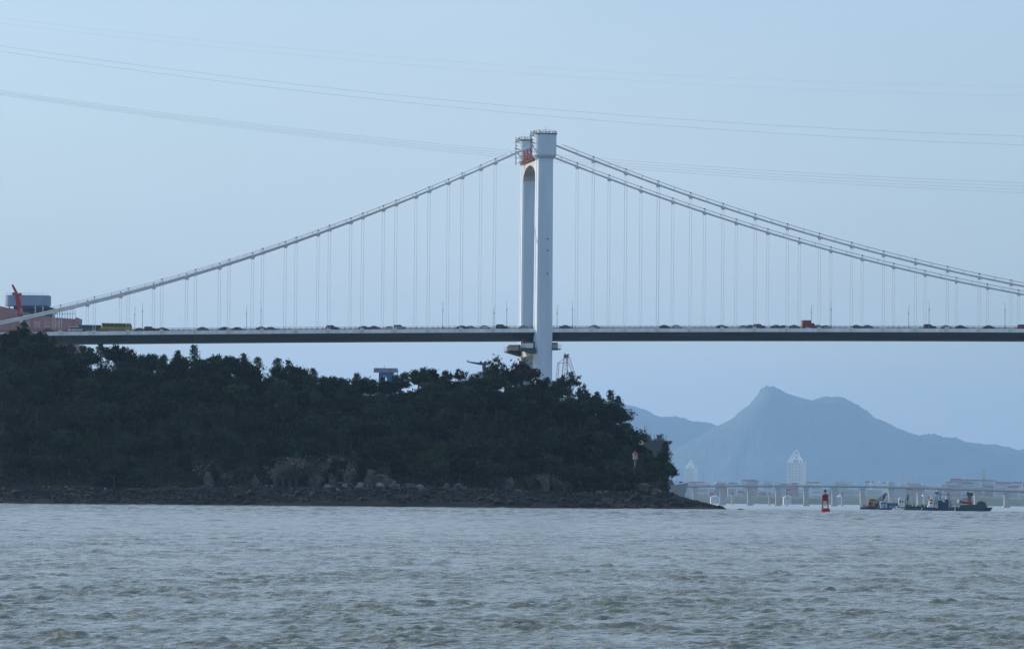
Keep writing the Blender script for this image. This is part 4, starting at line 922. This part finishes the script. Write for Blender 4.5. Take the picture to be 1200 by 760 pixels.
m = MB(); rr = random.Random(3)
for i in range(26):
    x = rr.uniform(-13, 12)*k; y = rr.uniform(-3, 12); hh = rr.uniform(1, 4.2)*k; m.box((x, y, zt), (x+rr.uniform(.7, 2.4)*k, y+1, zt+hh))
tag(m.build('deck_gear', M['greyship'], e), kind='stuff')
m = MB().box((3.5*k, 0, zt), (9.5*k, 4, zt+6.5*k)).box((2.8*k, -.5, zt+5*k), (5.5*k, 4, zt+7.2*k)).box((7*k, -.5, zt+4.6*k), (9.8*k, 4, zt+8*k)); m.build('superstructure', M['greyship'], e)
m = MB().tube([(-11*k, 0, zt), (-11*k, 0, zt+18*k)], [.16, .07], 5).tube([(-9*k, 0, zt), (-9*k, 0, zt+15*k)], .06, 4); m.cbox((-11*k, 0, zt+11.6*k), (2*k, .6, 2.2*k)).tube([(-13*k, 0, zt+8*k), (-8.5*k, 0, zt+8*k)], .07, 4)
for x in (-4, 0, 5, 11, 14): m.tube([(x*k, 0, zt), (x*k, 0, zt+rr.uniform(5, 9)*k)], .08, 4)
m.build('mast', M['dsteel'], e)
D7 = 1600.; k = ms(D7)
e = vessel('patrol_ship', 772, D7, 'small grey ship with its raked bow pointing right past the headland trees', 'ship')
hz = at(790, 566, D7).z
hull(54*k, 4.5, hz*.92, .12, .35, .05, .75, 18, .14).build('hull', mat('light_grey_ship', (.36, .39, .42), .6, .1, .5), e)
m = MB().prism([(6*k, hz*.9), (18*k, hz*.95), (16*k, hz+3*k), (12*k, hz+5*k), (9*k, hz+14*k), (6*k, hz+16*k)], 1, -1.4, 1.4)
m.build('superstructure', M['greyship'], e)
m = MB().tube([(15*k, 0, hz), (15*k, 0, hz+19*k)], [.14, .08], 5).cbox((15*k, 0, hz+16*k), (2*k, .5, 2.4*k)).tube([(13*k, 0, hz+9*k), (17*k, 0, hz+9*k)], .07, 4)
for x in (19, 21, 24, 27, 29.5): m.tube([(x*k, 0, hz), (x*k, 0, hz+rr.uniform(2, 4)*k)], .07, 4)
m.cbox((25.5*k, 0, hz+1.6*k), (2.4*k, .8, 1.6*k)); m.build('mast', M['dsteel'], e)

# ================================================================== VEGETATION
def leaf_quads(c, size, r_):
    """c (N,3) centres; returns quads with random facing"""
    n = len(c); a = r_.normal(size=(n, 3)); a /= np.linalg.norm(a, axis=1)[:, None]
    b = r_.normal(size=(n, 3)); b -= (a*b).sum(1)[:, None]*a; b /= np.linalg.norm(b, axis=1)[:, None]
    s = size*(.6+.8*r_.random(n))[:, None]
    v = np.stack([c-a*s, c-b*s*.55, c+a*s, c+b*s*.55], 1).reshape(-1, 3)
    return v, np.arange(n*4).reshape(n, 4)
def tree_proto(kind, seed):
    r_ = np.random.default_rng(seed); tr = MB()
    if kind == 'round':
        Ht = 10; cz_, rx, rz_ = 6.6, 4.0+r_.random(), 3.3; ncl = 58; nl = 62; ls = .34
    elif kind == 'tall':
        Ht = 12; cz_, rx, rz_ = 7.4, 2.7, 4.6; ncl = 52; nl = 60; ls = .32
    elif kind == 'sparse':
        Ht = 11; cz_, rx, rz_ = 7.8, 3.4, 3.0; ncl = 24; nl = 46; ls = .30
    else:
        Ht = 12; ncl = 74; nl = 20; ls = .25
    C = []
    lean = r_.normal(size=2)*.5
    if kind == 'spire':
        tr.tube([(0, 0, -2), (lean[0]*.3, 0, 5), (lean[0], lean[1], 11.4)], [.22, .14, .04], 6)
        for i in range(ncl):
            z = 2.0+10*(i/ncl)**.9; w = (1-(z/12.6))*2.7+.25; a = r_.random()*6.283; rr_ = w*(.3+.95*r_.random())
            C.append((lean[0]*z/12+math.cos(a)*rr_, lean[1]*z/12+math.sin(a)*rr_, z+rr_*.55, .5+.25*w))
            if i % 4 == 0: tr.tube([(lean[0]*z/12, lean[1]*z/12, z-.3), (lean[0]*z/12+math.cos(a)*rr_, lean[1]*z/12+math.sin(a)*rr_, z+rr_*.55)], [.06, .02], 4)
    else:
        tr.tube([(0, 0, -2), (lean[0]*.3, lean[1]*.3, 3), (lean[0], lean[1], cz_)], [.32, .24, .12], 7)
        for i in range(ncl):
            d = r_.normal(size=3); d /= np.linalg.norm(d); rad = r_.random()**.38*(.75+.4*r_.random())
            if d[2] < -.3: d[2] *= .4
            p_ = np.array([lean[0]+d[0]*rx*rad, lean[1]+d[1]*rx*rad, cz_+d[2]*rz_*rad])
            C.append((*p_, (.75+.55*r_.random())*(1 if kind != 'sparse' else .8)))
            if i % (6 if kind != 'sparse' else 2) == 0: tr.tube([(lean[0]*.5, lean[1]*.5, 3.2+r_.random()*2), tuple((p_+np.array([lean[0], lean[1], 4.5]))/2), tuple(p_)], [.11, .07, .03], 4)
    C = np.array(C); cc = np.repeat(C[:, :3], nl, 0)+r_.normal(size=(len(C)*nl, 3))*np.repeat(C[:, 3:4], nl, 0)*np.array([.52, .52, .42])
    v, f = leaf_quads(cc, ls, r_)
    return v, f, tr
LEAF = {'round': M['leaf1'], 'tall': M['leaf1'], 'sparse': M['leaf1'], 'spire': M['leaf2'], 'brown': M['leaf3']}
PROTO = {}
for kind, ns in (('round', 4), ('tall', 2), ('spire', 3), ('sparse', 2)):
    PROTO[kind] = []
    for i in range(ns):
        v, f, tr = tree_proto(kind, 100+i*7+len(kind))
        PROTO[kind].append((np_mesh('crown', v, f, LEAF[kind], False), tr.mesh('trunk', M['bark'])))
v, f, tr = tree_proto('round', 991); PROTO['brown'] = [(np_mesh('crown', v, f, M['leaf3'], False), tr.mesh('trunk', M['bark']))]
HT = {'round': 10.2, 'tall': 12.3, 'spire': 12.6, 'sparse': 11.2, 'brown': 10.2}
rt = random.Random(12)
def tree(kind, px, d, top=None, h=None, label='', group=None, wide=1.0):
    s_ = (px-600)*d/F; g = gz(px, d)
    if top is not None:
        zt = at(px, top, d).z; hh = max(h or 9.5, 5); base = min(zt-hh, g+1.0); hh = zt-base
    else: base = g-.3; hh = h
    sc = hh/HT[kind]; pos = sd(s_, d, base)
    nm = {'round': 'broadleaf_tree', 'tall': 'broadleaf_tree', 'spire': 'casuarina_tree', 'sparse': 'open_crowned_tree', 'brown': 'broadleaf_tree'}[kind]
    e = empty(nm, pos, label, 'tree', group, rt.uniform(0, 6.28)); e.scale = (sc*wide, sc*wide, sc)
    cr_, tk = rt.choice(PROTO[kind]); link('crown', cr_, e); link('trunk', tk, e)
G1 = 'trees along the skyline of the island'
SKT = [('round', -8, 386, 'broad dark tree cut off by the left edge of the photo'), ('round', 12, 388, 'dark tree at the far left below the blue-grey control room'), ('tall', 28, 377, 'tallest dark tree at the left, standing before the red dock wall'), ('round', 44, 388, 'rounded tree right below the character wall'),
 ('spire', 60, 393, 'ragged tree at the left end of the white deck edge'), ('round', 72, 404, 'low round tree under the white minivan'), ('spire', 86, 401, 'pointed tree under the green lorry'), ('round', 100, 405, 'tree with gaps under the rear of the yellow bus'),
 ('spire', 119, 401, 'narrow upright tree whose tip reaches the deck below the yellow bus'), ('round', 137, 404, 'bushy tree below the front of the yellow bus'), ('tall', 152, 409, 'dense tree right below the black SUV near the bus'), ('round', 166, 416, 'rounded tree between the bus and two thin spikes'),
 ('spire', 177, 414, 'left one of two thin spiky treetops'), ('spire', 190, 414, 'right one of two thin spiky treetops'), ('spire', 210, 409, 'feathery tree directly left of the tall notched pine'), ('spire', 229, 403, 'tall notched casuarina reaching up to the deck on the left slope'),
 ('round', 243, 420, 'low round tree right of the tall notched casuarina'), ('round', 258, 416, 'spreading tree in the middle of the left slope skyline'), ('round', 272, 418, 'tree with a flat top beside the spreading left slope tree'), ('spire', 288, 413, 'feathery peak on the left slope skyline'),
 ('spire', 305, 417, 'second feathery peak right of the first on the left slope'), ('spire', 322, 418, 'third feathery peak before the slope drops'), ('round', 337, 424, 'tree just where the left slope begins to drop'), ('round', 352, 430, 'small tree low on the drop of the left slope'), ('spire', 371, 430, 'wispy tree standing out above the dip'),
 ('round', 388, 441, 'leftmost tree of the dip left of the pink and blue trestle'), ('round', 404, 442, 'low tree in the lowest part of the dip'), ('spire', 419, 436, 'thin spiky tree left of the pink and blue trestle'), ('round', 434, 444, 'low tree at the left foot of the pink and blue trestle'), ('round', 452, 443, 'low tree in front of the pink and blue trestle'),
 ('round', 470, 437, 'tree at the right foot of the pink and blue trestle'), ('round', 489, 432, 'round tree topping the rise right of the trestle'), ('round', 508, 432, 'dome shaped tree midway between the trestle and the jib'), ('tall', 524, 434, 'upright tree left of the one under the jib tip'),
 ('sparse', 541, 430, 'open crowned tree just left of the jib tip'), ('sparse', 556, 433, 'open crowned tree under the dark blue jib'), ('sparse', 582, 418, 'airy tree with visible sky between leaves left of the tower'), ('round', 574, 432, 'dense tree under the dark blue crane mast'), ('round', 596, 434, 'round tree at the left foot of the far tower leg'),
 ('brown', 613, 422, 'brownish tree standing directly before the far tower leg'), ('round', 628, 443, 'low dark tree before the foot of the near tower leg'), ('spire', 640, 441, 'small pointed tree before the foot of the near tower leg'), ('round', 652, 445, 'tree between the tower foot and the red lattice crane'),
 ('sparse', 668, 433, 'open crowned tree hiding the foot of the red lattice crane'), ('sparse', 683, 450, 'small open crowned tree right of the red lattice crane'), ('round', 692, 460, 'dense tree sloping down right of the lattice crane'), ('spire', 702, 458, 'first of three ragged treetops on the right shoulder'),
 ('spire', 718, 456, 'second of three ragged treetops on the right shoulder'), ('spire', 727, 463, 'third of three ragged treetops on the right shoulder'), ('round', 721, 474, 'bulging tree at the right edge of the high woodland'), ('tall', 731, 494, 'tree overhanging the small red capped light')]
for kind, px, top, lb in SKT:
    wide = {'spire': 1.15, 'round': 1.0}.get(kind, 1.0)
    tree(kind, px, DR+rt.uniform(-14, 8), top, rt.uniform(8.5, 10.5) if kind != 'spire' else 11.5, lb, G1, wide)
# second rank just behind and before the skyline, then rows down the slope
SPOTS = [(60, 'below the red dock wall'), (110, 'below the green lorry'), (165, 'below the yellow bus'), (215, 'below the two thin spikes'), (265, 'below the notched casuarina'), (330, 'below the feathery peaks'), (385, 'left of the dip'), (430, 'in the dip left of the trestle'),
         (475, 'below the blue trestle'), (530, 'right of the trestle'), (590, 'below the dark blue jib'), (650, 'below the bridge tower'), (690, 'below the lattice crane'), (800, 'on the right shoulder')]
def mass_label(px, row):
    side = next(n_ for x_, n_ in SPOTS if px < x_)
    return 'dark tree %s the woodland slope %s' % (['high on', 'halfway up', 'low on', 'at the foot of'][row], side), side
rows = [(1532, 13.2, 9.2), (1516, 14, 10), (1497, 15, 10), (1478, 15.5, 9.5), (1461, 17, 8)]
for ri, (d, step, h_) in enumerate(rows):
    px = -50.+ri*4
    while px < 752:
        g = gz(px, d)
        if g > 1.5:
            sz = float(np.interp(px, _sx, _sy)); kind = rt.choice(['round', 'round', 'round', 'tall', 'spire', 'brown' if ri > 1 and rt.random() < .4 else 'round'])
            row = [0, 1, 1, 2, 3][ri]; lb, side = mass_label(px, row)
            h = h_*rt.uniform(.78, 1.15); lim = at(px, sz+7, d).z-g
            if lim > 3: tree(kind, px+rt.uniform(-4, 4), d+rt.uniform(-6, 6), None, min(h, lim), lb, 'woodland trees %s, %s rank' % (side, ['upper', 'middle', 'lower', 'foot'][row]), rt.uniform(.95, 1.25))
        px += step*rt.uniform(.8, 1.2)
# trees on the headland end, in front of the grey ships
for i, (kind, px, top, d, h, lb) in enumerate([('round', 741, 518, 1500, 7, 'dark tree directly behind the small red capped light'), ('round', 757, 538, 1490, 5.5, 'dark tree covering the lower part of the head-on grey ship'), ('round', 767, 537, 1488, 5.5, 'second headland tree from the tip side, below the ship deck gear'), ('tall', 777, 530, 1492, 8, 'tall dark tree below the ship side platform'), ('round', 783, 541, 1486, 6, 'rightmost dark tree on the headland'),
     ('round', 752, 545, 1472, 6, 'low dark tree under the small red capped light'), ('round', 768, 552, 1470, 6, 'low dark tree in the middle of the headland end'), ('round', 778, 553, 1468, 5.5, 'low dark tree at the right foot of the headland'), ('spire', 779, 515, 1494, 9, 'thin ragged treetop beside the ship side platform'), ('round', 735, 522, 1480, 8, 'dark tree left of the small red capped light')]):
    tree(kind, px, d, top, h, lb, 'trees on the headland end', .8)
# undergrowth that hides the soil
r_ = np.random.default_rng(77); n = 16000
s_ = r_.uniform(-200, 52, n); d_ = r_.uniform(1456, 1560, n); z_ = terrain(s_, d_); px_ = 600+s_/d_*F
ok = (z_ > 3.0) & (px_ < 782); s_, d_, z_ = s_[ok], d_[ok], z_[ok]
hgt = fbm(s_/6, d_/6, 3)*2.6
c = np.stack([s_*RT.x+d_*FW.x, s_*RT.y+d_*FW.y, z_+hgt*.6], -1)
c = np.repeat(c, 6, 0)+r_.normal(size=(len(c)*6, 3))*np.array([.8, .8, .6])
v, f = leaf_quads(c, .42, r_)
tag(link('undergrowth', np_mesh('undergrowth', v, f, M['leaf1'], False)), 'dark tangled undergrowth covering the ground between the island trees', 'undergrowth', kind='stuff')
# dry pale shrubs near the shore
SH = []
for i in range(3):
    r_ = np.random.default_rng(300+i); m = MB(); C = []
    for j in range(26):
        a = r_.random()*6.283; t = .2+.5*r_.random(); h_ = 1.4+1.6*r_.random()
        tip = (math.cos(a)*t*h_, math.sin(a)*t*h_, h_); m.tube([(0, 0, -.3), (tip[0]*.4, tip[1]*.4, h_*.55), tip], [.05, .035, .015], 3)
        C.append(tip)
    C = np.repeat(np.array(C), 16, 0); C = C+r_.normal(size=C.shape)*.33; v, f = leaf_quads(C, .13, r_)
    SH.append((np_mesh('twigs', v, f, M['dry'], False), m.mesh('stem', M['dry'])))
shr = [(240, 1462, 1.7, 'palest dry shrub, alone high on the bank at left centre'), (247, 1461, 1.2, 'small dry shrub beside the palest one on the left bank')]
for px in (268, 290, 325, 333, 341, 349, 356, 362, 368, 374, 381, 388, 395, 402, 410): shr.append((px, 1458+rt.uniform(-3, 4), rt.uniform(1.3, 2.3), 'grey brown leafless shrub of the thicket on the bank left of the pale boulders'))
for px in (590, 600, 622, 640, 655, 663, 742, 750, 757, 764, 770): shr.append((px, 1455+rt.uniform(-2, 3), rt.uniform(.8, 1.5), 'small dry shrub at the foot of the right woodland'))
for px, d, sc, lb in shr:
    e = empty('dry_shrub', sd((px-600)*d/F, d, gz(px, d)-.1), lb, 'shrub', 'dry shrubs along the shore', rt.uniform(0, 6)); e.scale = (sc, sc, sc*1.1)
    a, b = rt.choice(SH); tag(link('twigs', a, e), kind='stuff'); link('stem', b, e)
# boulders
def boulder(seed):
    bm = bmesh.new(); bmesh.ops.create_icosphere(bm, subdivisions=2, radius=1); r_ = random.Random(seed)
    ax = [Vector((r_.gauss(0, 1), r_.gauss(0, 1), r_.gauss(0, 1))).normalized() for _ in range(9)]; cut = [r_.uniform(.55, .9) for _ in ax]
    for v in bm.verts:
        for a, c in zip(ax, cut):
            t = v.co.dot(a)
            if t > c: v.co -= a*(t-c)
        v.co *= 1+r_.uniform(-.05, .05)
    me = bpy.data.meshes.new('boulder'); bm.to_mesh(me); bm.free(); me.materials.append(M['rock']); return me
BO = [boulder(i) for i in range(5)]; BO2 = []
for b in BO: c = b.copy(); c.materials.clear(); c.materials.append(M['drock']); BO2.append(c)
def bould(px, d, r, lb, group, dark=False, zo=0.):
    s_ = (px-600)*d/F; o = link('boulder', rt.choice(BO2 if dark else BO), None, sd(s_, d, gz(px, d)+r*.25+zo), rt.uniform(0, 6), (r*rt.uniform(.9, 1.5), r, r*rt.uniform(.6, .95)))
    tag(o, lb, 'boulder', group)
for i in range(46):
    px = rt.gauss(460, 30) if i < 34 else rt.gauss(405, 12); bould(px, 1452+rt.uniform(-4, 5), rt.uniform(.5, 1.35), 'pale boulder in the long heap at the middle of the shore', 'pale boulders in the middle heap', zo=rt.uniform(0, .8))
for i in range(9): bould(538+rt.gauss(0, 6), 1452+rt.uniform(-3, 4), rt.uniform(.5, 1.2), 'pale boulder in the small heap right of the long heap', 'pale boulders in the small heap', zo=rt.uniform(0, .8))
for i in range(26): bould(rt.uniform(0, 330), 1453+rt.uniform(-2, 2), rt.uniform(.3, .7), 'small pale stone in the row along the left bank', 'small pale stones of the left bank')
for i in range(24): bould(rt.uniform(555, 770), 1453+rt.uniform(-2, 2), rt.uniform(.3, .8), 'small pale stone in the row along the right bank', 'small pale stones of the right bank')
for i in range(90):
    px = rt.uniform(0, 845); bould(px, 1433+rt.uniform(0, 14)*(1 if px < 790 else .4), rt.uniform(.4, 1.3)*(1 if px < 800 else .6), 'dark wet boulder on the tidal rock shelf', 'dark boulders of the rock shelf', True)
bould(869.5, 1426, .01, '', None) if False else None
o = link('boulder', BO2[1], None, sd((869.5-600)*1426/F, 1426, .05), .4, (1.2, .7, .4)); tag(o, 'lone low rock just off the tip of the headland', 'boulder')
# rough outcrops on the bank
for px, d, r1, hh, lb in [(246, 1455, 1.5, 4.6, 'palest tan rock outcrop standing alone at left centre of the bank'), (301, 1456, 1.2, 4.2, 'narrow tan outcrop left of the grey brown thicket'), (372, 1456, 2.4, 4.6, 'broad brown outcrop in the middle of the grey brown thicket'),
        (392, 1457, 1.6, 4.0, 'brown outcrop at the right of the grey brown thicket'), (436, 1457, 2.2, 6.0, 'tall brown outcrop left of the long boulder heap'), (449, 1456, 2.6, 5.2, 'broad brown outcrop behind the left end of the long boulder heap'), (598, 1456, 1.3, 4.2, 'narrow dim outcrop right of the small boulder heap'), (641, 1456, 1.3, 4.4, 'dim outcrop at the foot of the woodland below the lattice crane'), (757, 1452, 2.2, 2.6, 'low brown outcrop at the headland end'), (770, 1450, 1.8, 2.2, 'small brown outcrop nearest the headland tip')]:
    bm = bmesh.new(); bmesh.ops.create_icosphere(bm, subdivisions=3, radius=1); q_ = random.Random(int(px))
    for v in bm.verts:
        n3 = float(vnoise(np.array([v.co.x*2.2+px]), np.array([v.co.z*2.6+v.co.y*1.7]))[0]); v.co *= .7+.6*n3
        v.co = Vector((round(v.co.x*4)/4*.5+v.co.x*.5, v.co.y, round(v.co.z*5)/5*.6+v.co.z*.4))
    me = bpy.data.meshes.new('rock_outcrop'); bm.to_mesh(me); bm.free(); me.materials.append(M['outcrop'])
    tag(link('rock_outcrop', me, None, sd((px-600)*d/F, d, gz(px, d)+hh*.35), rt.uniform(-.5, .5), (r1, r1, hh*.62)), lb, 'rock outcrop', 'rock outcrops on the bank')
# rubble
m = MB(); q_ = random.Random(9)
def chip(px, d, r1, dark):
    c = sd((px-600)*d/F, d, gz(px, d)+r1*.2); vs = []
    for sx, sy, sz in ((-1, -1, -1), (1, -1, -1), (1, 1, -1), (-1, 1, -1), (-.7, -.6, 1), (.7, -.7, 1), (.6, .7, 1), (-.6, .6, 1)):
        vs.append(c+Vector((sx*q_.uniform(.6, 1.2), sy*q_.uniform(.6, 1.2), sz*q_.uniform(.4, .9)))*r1)
    m.add(vs, [(0, 3, 2, 1), (4, 5, 6, 7), (0, 1, 5, 4), (1, 2, 6, 5), (2, 3, 7, 6), (3, 0, 4, 7)], M['drock'] if dark else M['rock'])
for i in range(2600):
    px = q_.uniform(-20, 850); chip(px, 1434+q_.uniform(0, 16)*(1 if px < 790 else .35), q_.uniform(.15, .55), True)
for i in range(900):
    px = q_.uniform(-20, 790); chip(px, 1451+q_.gauss(0, 1.6), q_.uniform(.12, .38), q_.random() < .35)
for i in range(500): chip(q_.gauss(458, 38), 1452+q_.gauss(0, 2), q_.uniform(.2, .5), q_.random() < .25)
tag(m.build('rubble'), 'broken rock rubble strewn along the island shore', 'rubble', kind='stuff')
# small light among the trees
d = 1460.; c = at(744.5, 538, d); k = ms(d)*.82
e = empty('navigation_light', (c.x, c.y, gz(744.5, d)), 'small white lantern hut with a red cap on the headland slope', 'navigation light', None, RZ)
H = c.z-gz(744.5, d)
MB().tube([(0, 0, -.5), (0, 0, H)], .3, 8).build('post', M['dsteel'], e)
MB().lathe([(3.3*k, H), (3.5*k, H+.2*k), (3.5*k, H+6.6*k), (3.2*k, H+6.8*k)], 8).build('lantern_body', M['bldg'], e)
m = MB()
for j in range(8): a = (j+.5)*math.pi/4; m.cbox((3.3*k*math.cos(a), 3.3*k*math.sin(a), H+3.4*k), (.12, .12, 6.4*k))
tag(m.build('glazing_bar', M['dsteel'], e), kind='stuff')
MB().lathe([(4.2*k, H+6.9*k), (3.8*k, H+8.2*k), (1.6*k, H+10*k), (.4*k, H+10.6*k), (.3*k, H+14*k)], 12).build('red_cap', M['redp'], e)

# ================================================================== HAZE
HB = 40000.; hz_top = 1080.
m = bpy.data.materials.new('haze_air'); m.use_nodes = True; t = m.node_tree; t.nodes.clear(); o_ = t.nodes.new('ShaderNodeOutputMaterial'); pv = t.nodes.new('ShaderNodeVolumePrincipled')
pv.inputs['Color'].default_value = (*HAZE_C, 1); pv.inputs['Density'].default_value = HAZE_D; pv.inputs['Anisotropy'].default_value = .35
t.links.new(pv.outputs[0], o_.inputs['Volume'])
cc = FW*16000
hb = MB().box((-42000, -3000, -6), (42000, 46000, hz_top)).build('haze', m); hb.rotation_euler.z = RZ
tag(hb, 'pale blue haze filling the air over the bay', 'haze', kind='stuff')
